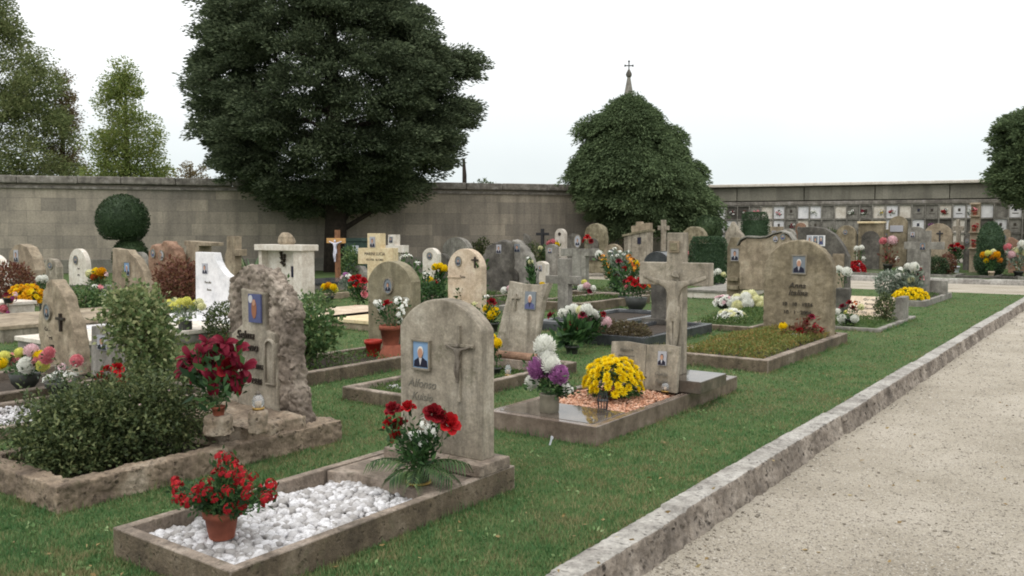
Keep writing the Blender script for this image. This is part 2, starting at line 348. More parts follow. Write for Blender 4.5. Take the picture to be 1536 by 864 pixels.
# ================================================================== THE SETTING
def ground_mat(name, c1, c2, c3, s1, s2, bump=0.4, bd=0.02):
    m, nt, nd, lk = newmat(name); v = coords(nt, rand=False)
    a = noise_n(nt, v, s1, 6, 0.65); b_ = noise_n(nt, v, s2, 5, 0.75)
    c = ramp(nt, a, [(0.32, lin(c1)), (0.5, lin(c2)), (0.68, lin(c3))])
    c = mixc(nt, 0.6, c, ramp(nt, b_, [(0.3, 0.25), (0.5, 0.5), (0.7, 0.8)]), 'OVERLAY')
    b = N(nt, 'ShaderNodeBsdfPrincipled'); b.inputs['Roughness'].default_value = 0.95; b.inputs['Specular IOR Level'].default_value = 0.15
    lk.new(c, b.inputs['Base Color']); bp = N(nt, 'ShaderNodeBump'); bp.inputs['Strength'].default_value = bump; bp.inputs['Distance'].default_value = bd
    lk.new(b_, bp.inputs['Height']); lk.new(bp.outputs[0], b.inputs['Normal'])
    o = N(nt, 'ShaderNodeOutputMaterial'); lk.new(b.outputs[0], o.inputs[0]); return m
M['lawn'] = ground_mat('lawn_soil_and_grass', (82, 88, 56), (74, 94, 55), (90, 104, 64), 2.2, 45, .8, .03)
M['gravel'] = ground_mat('pale_gravel', (144, 136, 122), (163, 155, 141), (176, 168, 155), 0.7, 70, 0.9, 0.015)
M['earth'] = ground_mat('far_earth', (84, 92, 58), (92, 100, 64), (104, 110, 76), 0.05, 3)

def struct(name, me, loc=(0, 0, 0), rz=0.0):
    o = put(name, me, None, loc, (0, 0, rz)); o['kind'] = 'structure'; return o
def uvbox(name, u0, u1, v0, v1, z0, z1, mat, cuts=0):
    mb = MB(); mb.box(((u0 + u1) / 2, (v0 + v1) / 2, (z0 + z1) / 2), (u1 - u0, v1 - v0, z1 - z0)); return struct(name, mb.mesh(name, mat), (0, 0, 0), -TH)
uvbox('ground', -700, 700, -500, 900, -0.6, -0.3, M['earth'])
uvbox('lawn', -48, -2.16, -12, 25.8, -0.25, 0.0, M['lawn'])
uvbox('gravel_path', -1.99, 14, -12, 60, -0.28, -0.14, M['gravel'])
uvbox('cross_path', -48, -1.99, 25.8, 33.0, -0.28, -0.144, M['gravel'])
mb = MB()                                                        # far lawn rises gently towards the niche wall
mb.add([(-48, 33.15, -.2), (-1.99, 33.15, -.2), (-48, 33.15, 0), (-1.99, 33.15, 0), (-48, 39, .3), (-1.99, 39, .3), (-48, 60, .3), (-1.99, 60, .3)],
       [(0, 1, 3, 2), (2, 3, 5, 4), (4, 5, 7, 6)])
struct('far_lawn', mb.mesh('far_lawn', M['lawn']), (0, 0, 0), -TH)

def kerb_strip(name, u0, v0, du, dv, length, prof, mat, step=0.05, stone_len=1.15, jit=0.012, face=None):
    # prof: list of (offset across, z); swept along (du, dv) in stones of uneven length
    nx, ny = -dv, du; vs = []; fs = []; s = 0.0; rows = 0; k = len(prof); nxt = stone_len; off = (0, 0)
    while s <= length:
        if s > nxt: nxt += stone_len * random.uniform(.8, 1.25); off = (random.uniform(-.011, .011), random.uniform(-.01, .01))
        joint = 0.022 if abs(s - nxt) < step * 0.8 else 0.0
        for ip, (o_, z) in enumerate(prof):
            p = Vector((u0 + du * s + nx * (o_ + off[0]), v0 + dv * s + ny * (o_ + off[0]), z + off[1] - joint))
            q = noise.noise_vector(p * 5.0) * jit * .35 + noise.noise_vector(p * 26.0) * jit * .55 + noise.noise_vector(p * 70.0) * jit * .3
            if joint and face: p = p + Vector((-.012 if ip > 3 else .008, 0, -.01))
            if face and ip > face[0]:
                fq = noise.noise(Vector((p.x * 4, p.y * 19, p.z * 19))) + .6 * noise.noise(Vector((p.x * 9, p.y * 45, p.z * 45))); q = q + Vector((fq * .012, 0, 0))
            vs.append((p.x + q.x, p.y + q.y, p.z + q.z * .6))
        if rows:
            b = (rows - 1) * k
            fs += [(b + i, b + i + 1, b + k + i + 1, b + k + i) for i in range(k - 1)]
        rows += 1; s += step
    me = np_mesh(name, vs, fs, [mat, face[1]] if face else mat, smooth=True, mi=[(1 if face and (q % (k - 1)) >= face[0] else 0) for q in range(len(fs))]); return struct(name, me, (0, 0, 0), -TH)
M['kerbface'] = stone('path_kerb_hewn_face', (140, 130, 119), (88, 80, 72), (182, 172, 160), stain=0.4, grain=40, lichen=0.6, bump=1.4, lichen_col=(76, 70, 64), pits=1.0, pscale=24)
kp = [(0.215, -.2), (0.215, 0.0), (0.208, 0.022), (0.19, 0.031), (0.17, .033), (0.15, 0.032), (.125, .033), (0.1, 0.033), (.075, .032), (0.055, 0.031), (0.045, 0.028), (0.04, 0.018), (.037, .002), (0.034, -.014), (.031, -.03), (0.028, -.046), (.025, -.062), (0.02, -.078), (.015, -.094), (0.01, -.11), (.005, -.128), (0.0, -.145), (0.0, -.22)]
kerb_strip('kerb', -1.95, -2.0, 0, 1, 28.0, kp, M['pathkerb'], 0.014, jit=.011, face=(10, M['kerbface']))
kerb_strip('kerb', -48, 33.0, 1, 0, 46, [(0.0, -.2), (0.0, 0.0), (0.02, 0.04), (0.05, 0.05), (0.12, 0.05), (0.16, 0.02), (0.16, -.1)], M['pathkerb'], 0.2)

# ------------------------------------------------------------------ boundary wall and niche wall
def wallmat(name, base, dark, light, bw=1.25, bh=0.5):
    m, nt, nd, lk = newmat(name); tcn = N(nt, 'ShaderNodeTexCoord'); sp = N(nt, 'ShaderNodeSeparateXYZ'); cb = N(nt, 'ShaderNodeCombineXYZ')
    lk.new(tcn.outputs['Object'], sp.inputs[0]); lk.new(sp.outputs['X'], cb.inputs[0]); lk.new(sp.outputs['Z'], cb.inputs[1])
    br = N(nt, 'ShaderNodeTexBrick'); lk.new(cb.outputs[0], br.inputs['Vector'])
    br.inputs['Color1'].default_value = rgba(lin(base)); br.inputs['Color2'].default_value = rgba(lin(light)); br.inputs['Mortar'].default_value = rgba(tuple(x * .9 for x in lin(dark)))
    br.inputs['Scale'].default_value = 1.0; br.inputs['Mortar Size'].default_value = 0.008; br.inputs['Mortar Smooth'].default_value = 0.8; br.squash = 1.35; br.squash_frequency = 3; br.offset_frequency = 2; br.offset = .42
    br.inputs['Brick Width'].default_value = bw; br.inputs['Row Height'].default_value = bh; br.inputs['Bias'].default_value = -0.1
    v = tcn.outputs['Object']; mp = N(nt, 'ShaderNodeMapping'); mp.inputs['Scale'].default_value = (1.4, 1.4, .18); lk.new(v, mp.inputs[0])
    st = noise_n(nt, mp.outputs[0], 1.2, 6, 0.65); bg_ = noise_n(nt, v, 0.55, 6, 0.7); fn = noise_n(nt, v, 14, 5, 0.7)
    c = mixc(nt, ramp(nt, bg_, [(0.35, 0.0), (0.7, .75)]), br.outputs['Color'], lin(dark))
    c = mixc(nt, ramp(nt, st, [(0.45, 0.0), (0.7, .65)]), c, tuple(x * .7 for x in lin(dark)))
    c = mixc(nt, 0.5, c, ramp(nt, fn, [(0.3, 0.3), (0.5, 0.5), (0.7, 0.72)]), 'OVERLAY')
    b = N(nt, 'ShaderNodeBsdfPrincipled'); b.inputs['Roughness'].default_value = 0.9; b.inputs['Specular IOR Level'].default_value = 0.2; lk.new(c, b.inputs['Base Color'])
    ad = N(nt, 'ShaderNodeMath', operation='MULTIPLY_ADD'); ad.inputs[1].default_value = 0.35; lk.new(fn, ad.inputs[0]); iv = N(nt, 'ShaderNodeMath', operation='SUBTRACT'); iv.inputs[0].default_value = 1.0
    lk.new(br.outputs['Fac'], iv.inputs[1]); lk.new(iv.outputs[0], ad.inputs[2])
    bp = N(nt, 'ShaderNodeBump'); bp.inputs['Strength'].default_value = 0.4; bp.inputs['Distance'].default_value = 0.02; lk.new(ad.outputs[0], bp.inputs['Height']); lk.new(bp.outputs[0], b.inputs['Normal'])
    o = N(nt, 'ShaderNodeOutputMaterial'); lk.new(b.outputs[0], o.inputs[0]); return m
M['wall'] = wallmat('ashlar_wall', (144, 136, 124), (118, 112, 104), (184, 172, 154))
M['wall2'] = wallmat('weathered_panel_wall', (132, 128, 116), (92, 90, 82), (150, 146, 134), 3.1, 2.0)
M['coping'] = stone('wall_coping', (128, 122, 114), (84, 80, 76), (166, 162, 158), stain=0.4, grain=8, lichen=0.6, bump=0.5, lichen_col=(80, 78, 68))
LWA = math.atan2(.2878, 1.0); CORN = (7.8, 41.5)
lw = root('boundary_wall', 'long pale ashlar stone wall with grey coping behind the left graves', 'wall', CORN[0], CORN[1], 0, LWA, world=True)
Lw = 44.0
mb = MB(); mb.box((-Lw / 2, .25, 1.9), (Lw, .5, 3.3)); mb.obj('masonry', M['wall'], lw)
mb = MB(); mb.box((-Lw / 2, .2, 0.1), (Lw, .64, .9)); mb.obj('base_course', M['wall2'], lw, bevel=.03)
mb = MB(); x = -Lw
while x < -0.01:
    w_ = min(random.uniform(1.5, 2.2), -x); mb.box((x + w_ / 2, .25 + random.uniform(-.01, .01), 3.72 + random.uniform(-.008, .008)), (w_ - .012, .86, .3)); x += w_
mb.obj('coping', M['coping'], lw, bevel=.05)
mb = MB(); mb.box((-Lw / 2, .25, 3.42), (Lw, .66, .11)); mb.obj('cornice', M['coping'], lw, bevel=.02)

RWA = math.atan2(-.3727, 1.0)
rw = root('columbarium', 'long weathered niche wall of small square plaques behind the right graves', 'niche wall', CORN[0], CORN[1], 0.0, RWA, world=True)
Lr = 30.0
mb = MB(); mb.box((Lr / 2, .55, 2.0), (Lr, .6, 3.6)); mb.obj('back_wall', M['wall2'], rw)
mb = MB(); mb.box((Lr / 2, .4, 3.83), (Lr, 1.2, .13)); mb.obj('coping', M['offwhite'], rw, bevel=.03)
mb = MB(); x = 0.0
while x < Lr:
    mb.box((x + 1.5, .15, 3.42), (2.97, .3, .62)); x += 3.0
mb.obj('frieze_panel', M['wall2'], rw, bevel=.02)
mb = MB(); mb.box((Lr / 2, .17, 2.98), (Lr, .38, .18)); mb.obj('ledge', M['coping'], rw, bevel=.04)
mb = MB(); n0, dx = 1.7, 0.535; rows = [(2.56, .58), (1.92, .58), (1.28, .58), (.64, .58)]
for i in range(52): mb.box((n0 + (i - .5) * dx, .13, 1.59), (.06, .26, 2.58))
for z in (2.87, 2.24, 1.60, .96, .33): mb.box((n0 + 25 * dx, .137, z), (52 * dx, .246, .055))
mb.obj('niche_grid', M['grey'], rw, bevel=.01)
PLQ = [M['white'], M['grey'], M['offwhite'], M['dark'], M['grey'], M['white'], M['offwhite'], M['white']]
M['recess'] = plain('niche_recess', (60, 58, 56), 0.9)
for i in range(25):
    for (z, hh) in rows:
        mb = MB(); mb.box((0, 0, 0), (dx - .075, .05, hh - .02))
        mt = random.choice(PLQ); put_ = mb.obj('niche_plaque', mt, rw, loc=(n0 + i * dx, .1, z), bevel=.006)
        if random.random() < .6:
            q = MB(); q.box((0, -.03, .06), (.1, .012, .13)); q.obj('portrait', random.choice([M['bronze'], M['suit'], M['letter']]), put_); q = MB(); q.box((0, -.03, -.1), (.24, .008, .03)); q.obj('inscription', M['letter'], put_)

# ------------------------------------------------------------------ chapel spire behind the niche wall
x0, _ = HY(943, 150, 62.0)
sp_ = root('chapel_spire', 'slim grey stone steeple topped by a cross rising behind the drooping cedar', 'steeple', x0, 62.0, 0, 0, world=True)
z_ = lambda py: HY(943, py, 62.0)[1]
mb = MB(); mb.box((0, 0, z_(235) / 2), (3.0, 3.0, z_(235))); mb.obj('tower', M['wall'], sp_)
mb = MB(); mb.box((0, 0, z_(234)), (3.3, 3.3, .3)); mb.obj('cornice', M['grey'], sp_, bevel=.05)
mb = MB(); mb.lathe([(1.4, z_(231)), (.42, z_(152)), (.13, z_(118)), (.12, z_(116))], n=8); mb.obj('spire', M['grey'], sp_)
mb = MB(); mb.lathe([(.1, z_(117)), (.2, z_(114)), (.22, z_(111)), (.13, z_(107)), (.06, z_(104)), (.03, z_(103))], n=12); mb.obj('finial', M['dark'], sp_, smooth=True)
mb = MB(); mb.box((0, 0, z_(98)), (.07, .07, z_(92) - z_(105))); mb.box((-.16, 0, z_(98.5)), (.25, .065, .07)); mb.box((.16, 0, z_(98.5)), (.25, .065, .07))
mb.box((0, 0, z_(92)), (.13, .1, .1)); mb.box((-.28, 0, z_(98.5)), (.1, .1, .13)); mb.box((.28, 0, z_(98.5)), (.1, .1, .13)); mb.obj('cross', M['iron'], sp_)
x0, z0 = HY(696, 240, 46.0)
ps = root('post', 'thin grey post standing beyond the wall right of the big cypress', 'post', x0, 46.0, 0, 0, world=True)
mb = MB(); mb.tube([(0, 0, 0), (.02, 0, 4.7), (-.02, 0, 5.6)], [.14, .12, .07]); mb.obj('shaft', M['bark'], ps)
mb = MB(); mb.box((0, 0, 4.1), (.34, .34, .12)); mb.obj('collar', M['iron'], ps)

# ------------------------------------------------------------------ trees
def prof_r(tab, z):                          # tab rows: (z, left radius, right radius)
    zs = [t[0] for t in tab]
    return np.interp(z, zs, [t[1] for t in tab]), np.interp(z, zs, [t[2] for t in tab])
def crown_tree(name, label, x, Y, tab, leaf, npad, nleaf, pad, lsize, lw_, trunk_r, trunk_top, base=0.0, droop=0.0, inner=0.45, lobes=(), group=None, limbs=14, fdepth=0.92, gapf=1.3, gapt=-0.22, padz=.36, shrink=.68, lspread=.55, lumpy=.08):
    r = root(name, label, 'tree', x, Y, base, 0, group, world=True)
    tab = [(z, max(.12, a - pad * shrink), max(.12, b_ - pad * shrink)) for z, a, b_ in tab]
    z0, z1 = tab[0][0] + pad * .3, tab[-1][0] - pad * .3; zz = RNG.uniform(z0, z1, npad * 3); Lr_, Rr_ = prof_r(tab, zz)
    keep = RNG.uniform(0, 1, npad * 3) < (Lr_ + Rr_) / (Lr_ + Rr_).max() + .12; zz = zz[keep][:npad]; Lr_, Rr_ = prof_r(tab, zz); n = len(zz)
    ph = RNG.uniform(0, 2 * PI, n); rad = RNG.uniform(inner ** 2, 1, n) ** .5
    bx = np.where(np.cos(ph) > 0, Rr_, Lr_) * np.cos(ph); by = (Lr_ + Rr_) / 2 * fdepth * np.sin(ph)
    C = np.stack([bx * rad, by * rad, zz], 1)
    lump = np.array([noise.noise(Vector(c) * .42 + Vector((x, 0, 3))) for c in C]); C[:, :2] *= (.98 + lumpy * lump)[:, None]
    gap = np.array([noise.noise(Vector(c) * gapf + Vector((5, x, 1))) for c in C]); C = C[gap > gapt]; n = len(C)
    for lx, lz, lr, cnt in lobes:
        p, _ = ell_points(cnt, (lr, lr, lr * .8), .3); C = np.vstack([C, p + np.array([lx, 0, lz])])
    n = len(C); out = C.copy(); out[:, 2] = 0; out = unit(out); 
    P = unit(RNG.normal(size=(n * nleaf, 3))).reshape(n, nleaf, 3) * RNG.uniform(0, 1, (n, nleaf, 1)) ** .42 * np.array([pad, pad, pad * padz]) * RNG.uniform(.55, 1.35, (n, 1, 1))
    rdist = P[..., 0] * out[:, None, 0] + P[..., 1] * out[:, None, 1]
    P[..., 2] -= droop * rdist - .05 * rdist ** 2 + .3 * np.abs(P[..., 0] * P[..., 1]) / max(pad, .1)
    Dd = out[:, None, :] + np.array([0, 0, .15 - droop * .8]) + unit(P.reshape(-1, 3)).reshape(P.shape) * .7
    P = (P + C[:, None, :]).reshape(-1, 3); Dd = Dd.reshape(-1, 3)
    put('crown', leaf_mesh('crown', P, lsize, lw_, leaf, Dd, lspread), r)
    mb = MB(); pts = [(0, 0, -.15), (.05, .02, trunk_top * .25), (-.04, .05, trunk_top * .6), (.03, 0, trunk_top)]
    mb.tube(pts, [trunk_r * 1.25, trunk_r, trunk_r * .7, trunk_r * .15], 10)
    for i in range(limbs):
        k = random.randrange(len(C)); c = C[k]; zb = min(trunk_top * .9, max(trunk_top * .12, c[2] - random.uniform(.3, .18 * trunk_top)))
        mb.tube([(0, 0, zb), (c[0] * .5, c[1] * .5, zb * .45 + c[2] * .55), tuple(c)], [trunk_r * .32, trunk_r * .2, trunk_r * .05], 6)
    mb.obj('trunk', M['bark'], r, smooth=True)
    return r
def tabpx(px, Y, rows):
    k = Y / F_PX; return sorted([(CAMH + (350 - y) * k, (px - l) * k, (r - px) * k) for y, l, r in rows])
Y1 = 35.5
crown_tree('cypress_tree', 'huge dark cypress with a wide rounded crown in front of the wall', (503 - 768) / F_PX * Y1, Y1,
    tabpx(503, Y1, [(328, 455, 535), (318, 425, 560), (306, 395, 600), (290, 362, 640), (272, 322, 655), (245, 302, 688), (215, 285, 706), (185, 281, 715), (150, 280, 712), (115, 284, 704), (80, 290, 690), (50, 300, 672), (20, 304, 655), (0, 316, 630), (-25, 335, 600), (-50, 370, 560), (-75, 430, 540)]),
    LEAF['cypress'], 3300, 180, .64, .16, .06, .42, 13.0, inner=.58, lspread=.45, gapf=.95, gapt=-.14, lumpy=.11, lobes=[((695 - 503) * Y1 / F_PX, CAMH + (350 - 100) * Y1 / F_PX, .7, 34), ((688 - 503) * Y1 / F_PX, CAMH + (350 - 170) * Y1 / F_PX, .7, 26), ((312 - 503) * Y1 / F_PX, CAMH + (350 - 105) * Y1 / F_PX, .6, 14)], limbs=26, droop=.15)
Y2 = 38.3
crown_tree('cedar_tree', 'drooping dome shaped cedar in the corner of the walls below the steeple', (950 - 768) / F_PX * Y2, Y2,
    tabpx(950, Y2, [(352, 925, 1055), (335, 896, 1074), (318, 888, 1074), (300, 876, 1067), (280, 864, 1059), (262, 858, 1050), (245, 864, 1038), (225, 870, 1026), (205, 876, 1014), (185, 884, 1002), (168, 898, 988), (156, 914, 974), (147, 934, 962)]),
    LEAF['cedar'], 1300, 190, .55, .15, .05, .3, 6.2, droop=.7, inner=.5, limbs=14, gapt=-.3, gapf=1.0, shrink=.35, lspread=.5, lumpy=.2,
    lobes=[((1014 - 950) * Y2 / F_PX, CAMH + 148 * Y2 / F_PX, .4, 8), ((878 - 950) * Y2 / F_PX, CAMH + 158 * Y2 / F_PX, .38, 7), ((862 - 950) * Y2 / F_PX, CAMH + 92 * Y2 / F_PX, .45, 8), ((1046 - 950) * Y2 / F_PX, CAMH + 92 * Y2 / F_PX, .45, 8), ((938 - 950) * Y2 / F_PX, CAMH + 192 * Y2 / F_PX, .3, 6)])
Y3 = 32.5
crown_tree('cypress_tree', 'dark rounded cypress cut by the right edge of the photo', (1565 - 768) / F_PX * Y3, Y3,
    tabpx(1565, Y3, [(322, 1525, 1600), (308, 1496, 1630), (290, 1484, 1650), (270, 1480, 1655), (240, 1482, 1655), (215, 1478, 1650), (200, 1486, 1640), (185, 1502, 1625), (172, 1525, 1600), (162, 1550, 1580)]),
    LEAF['cedar'], 900, 180, .5, .14, .06, .22, 5.2, base=.25, inner=.4, limbs=10)
# loose broadleaf trees beyond the wall
KB = 47.0
def loose(label, px, rows, leaf, npad, nleaf, lsize, Y=KB, inner=.1, gapt=-.1, pad=1.0):
    crown_tree('broadleaf_tree', label, (px - 768) / F_PX * Y, Y, tabpx(px, Y, rows), leaf, int(npad * 1.5), int(nleaf * 2.2), pad * .75, lsize * .58, lsize * .32, .2, CAMH + (350 - min(r[0] for r in rows)) * Y / F_PX * .92, inner=inner, group='trees beyond the wall', limbs=26, gapf=.9, gapt=gapt, padz=.7, shrink=.25)
loose('tall olive green leafy tree beyond the wall at the left edge', -5, [(330, -120, 90), (270, -130, 118), (220, -130, 112), (160, -120, 105), (110, -110, 88), (70, -90, 52), (30, -70, 34), (0, -60, 18), (-60, -30, 10)], LEAF['broad'], 560, 60, .26, gapt=-.25)
loose('thin brownish tree with sparse twigs between the two green trees', 100, [(330, 60, 150), (270, 62, 142), (220, 72, 130), (170, 84, 122), (125, 96, 112), (110, 100, 106)], LEAF['broadbrown'], 130, 46, .22, Y=50, gapt=-.3, pad=.8)
loose('small pointed yellow green tree beyond the wall left of the cypress', 195, [(330, 130, 262), (270, 128, 268), (235, 136, 256), (200, 142, 248), (165, 152, 232), (130, 166, 216), (105, 178, 204), (84, 188, 198)], LEAF['broadyellow'], 330, 46, .22, Y=45, gapt=-.25, pad=.8)
loose('dark sparse bush showing over the wall beside the big cypress', 288, [(330, 262, 325), (275, 255, 322), (255, 268, 310), (240, 280, 300)], LEAF['broadbrown'], 46, 40, .2, Y=44, gapt=-.3, pad=.6)

def bush(name, label, cat, u, v, z, shape, n, L, leaf, Wd=None, dirs_out=.8, core=True, stem_h=0.0, group=None, noise_amp=.12, shell=.55, up=False, extra=None, rz=0.0, sprigs=0, sprig_len=.15):
    """shape: list of (cx, cy, cz, rx, ry, rz) ellipsoids in local coordinates"""
    r = root(name, label, cat, u, v, z, rz, group); P = []; Dd = []
    tot = sum(s[3] * s[4] + s[4] * s[5] for s in shape)
    for s in shape:
        k = int(n * (s[3] * s[4] + s[4] * s[5]) / tot); p, d = ell_points(k, s[3:6], shell)
        lump = np.array([noise.noise(Vector(q) * 2.2 + Vector((1, 2, 3 * s[5]))) for q in d]); f2 = np.array([noise.noise(Vector(q) * 6 + Vector((7, 2, 1))) for q in d])
        p = p * (1 + noise_amp * lump + noise_amp * .8 * f2)[:, None] + np.array(s[:3]); P.append(p); Dd.append(d)
    P = np.vstack(P); Dd = np.vstack(Dd)
    if sprigs:
        ix = RNG.choice(len(P), sprigs); d = unit(Dd[ix] + np.array([0, 0, .7]) + RNG.normal(size=(sprigs, 3)) * .35); ln_ = RNG.uniform(.4, 1.2, (sprigs, 1)) * sprig_len
        for q in np.linspace(0, 1, 9): P = np.vstack([P, P[ix] + d * ln_ * q]); Dd = np.vstack([Dd, d * .5 + RNG.normal(size=(sprigs, 3)) * .6])
    ok = P[:, 2] > 0.0; P, Dd = P[ok], Dd[ok]
    put('foliage', leaf_mesh('foliage', P, L, Wd or L * .5, leaf, Dd * dirs_out + np.array([0, 0, .25]), .8), r)
    mb = MB(); zc = max(s[2] for s in shape)
    for i in range(7):
        a = random.uniform(0, 2 * PI); s = random.choice(shape)
        mb.tube([(0.02 * math.cos(a), .02 * math.sin(a), -.03), (s[0] * .4 + s[3] * .25 * math.cos(a), s[1] * .4 + s[4] * .25 * math.sin(a), s[2] * .6), (s[0] + s[3] * .7 * math.cos(a), s[1] + s[4] * .7 * math.sin(a), s[2] + s[5] * .4)], [.016, .011, .004], 5)
    mb.obj('stem', M['stem'], r)
    return r, P
def topiary(label, px, base, Y, tiers, leaf=None, n=7000, L=.07, z=0.0, name='topiary'):
    k = Y / F_PX; x = (px - 768) * k; u, v = to_uv(x, Y)
    r = root(name, label, 'topiary', u, v, z); P = []; Dd = []
    tot = sum(t[2] * t[3] for t in tiers); mbc = MB()
    for (cpx, cpy, rx, ry, flat) in tiers:
        q, d = ell_points(int(n * rx * ry / tot), (1, 1, 1), .93)
        q[:, 2] = np.maximum(q[:, 2], -flat); c = np.array([(cpx - px) * k, 0, CAMH + (350 - cpy) * k - z])
        # local x is along S, turn screen offset back
        c = np.array([c[0] * cs, c[0] * sn, c[2]])
        P.append(q * np.array([rx * k, rx * k, ry * k]) + c); Dd.append(d)
        mbc.lathe([(max(.01, rx * k * .93 * math.cos(a)), max(-flat * .95, .93 * math.sin(a)) * ry * k) for a in np.linspace(-PI / 2, PI / 2, 13)], tuple(c), 20)
    V, Fc = leaves(np.vstack(P), L, L * .5, np.vstack(Dd) * .9, .8)
    b = len(V); cv = np.array(mbc.v); me = bpy.data.meshes.new('foliage')
    me.from_pydata([tuple(p) for p in V] + mbc.v, [], [tuple(f) for f in Fc.tolist()] + [tuple(i + b for i in f) for f in mbc.f]); me.materials.append(leaf or LEAF['yew'])
    put('foliage', me, r)
    mb = MB(); mb.tube([(0, 0, -.1), (.02, 0, .5), (0, 0, CAMH + (350 - tiers[0][1]) * k - z)], [.09, .07, .05]); mb.obj('trunk', M['bark'], r)
    return r
topiary('clipped dark yew ball balanced on a smaller bush in front of the left wall', 186, 412, 30.5, [(186, 330, 37, 38, .72), (196, 386, 25, 30, .9)], n=9000)
topiary('dark green clipped cone with a flower pot before it near the right edge', 1485, 408, 30.5, [(1485, 392, 21, 24, .75), (1485, 366, 18, 33, .9)], LEAF['hedge'], 6000, z=.1)
topiary('rounded dark green bush at the foot of the drooping cedar', 1060, 395, 36, [(1058, 342, 17, 18, .9), (1072, 352, 10, 26, .9)], LEAF['yew'], 4000, name='bush')
def box_hedge(label, px0, px1, py0, py1, Y, depth=.8):
    k = Y / F_PX; w, h = (px1 - px0) * k, (py1 - py0) * k; x = ((px0 + px1) / 2 - 768) * k; zb = CAMH + (350 - py1) * k
    r = root('hedge', label, 'hedge', x, Y, 0, 0, world=True); h += zb
    n = 6000; P = RNG.uniform(-.5, .5, (n, 3)); ax = RNG.choice(3, n, p=[.2, .45, .35]); sg = RNG.choice([-.5, .5], n); P[np.arange(n), ax] = sg
    Dd = P * 1.4; rr = np.linalg.norm(P * np.array([1, 1, .9]), axis=1, keepdims=True); P = P * np.minimum(1, .6 / rr)
    P = P * np.array([w, depth, h]) + np.array([0, 0, h / 2]); V, Fc = leaves(P, .07, .035, Dd, .8)
    mb = MB(); mb.box((0, 0, h * .46), (w * .8, depth * .72, h * .84)); b = len(V)
    me = bpy.data.meshes.new('foliage'); me.from_pydata([tuple(p) for p in V] + mb.v, [], [tuple(f) for f in Fc.tolist()] + [tuple(i + b for i in f) for f in mb.f]); me.materials.append(LEAF['hedge']); put('foliage', me, r)
box_hedge('blue green clipped box hedge right of the tall stone crucifix', 1036, 1089, 357, 406, 27.0)
box_hedge('dark clipped hedge block in front of the niche wall', 1112, 1151, 320, 353, 36.0)
bush('bush', 'low spreading green bush growing over the top of the wall', 'bush', *to_uv(-1.4, 42.6), 0, [(0, 0, 2.2, 1.25, .6, 2.08)], 5000, .16, LEAF['cedar'])

# ================================================================== BUILDERS: headstones, surrounds, flowers
def arch_poly(w, h, rise, n=18, x0=0.0):
    R = (w * w / 4 + rise * rise) / (2 * rise); cz = h - R; a0 = math.asin(min(1, (w / 2) / R))
    if rise > w / 2 - 1e-6: a0 = PI / 2; R = w / 2; cz = h - R
    return [(x0 - w / 2, 0), (x0 + w / 2, 0)] + [(x0 + R * math.sin(a), cz + R * math.cos(a)) for a in np.linspace(a0, -a0, n)]
def ell_poly(cx, cz, rx, rz, n=20): return [(cx + rx * math.cos(a), cz + rz * math.sin(a)) for a in np.linspace(0, 2 * PI, n, endpoint=False)]
PMATS = {'blue': ('skyblue', 'suit', 'skin', 'hairw', 'shirt'), 'grey': ('pgrey', 'suit', 'skin', 'haird', 'shirt'), 'dim': ('pgreen', 'suit', 'skin', 'haird', 'pgrey'),
         'elder': ('pgreen', 'suit', 'skin', 'hairw', 'pgrey'), 'lady': ('pgreen', 'pblue', 'skin', 'hairw', 'suit'), 'sacred': ('pblue', 'porange', 'skin', 'haird', 'shirt')}
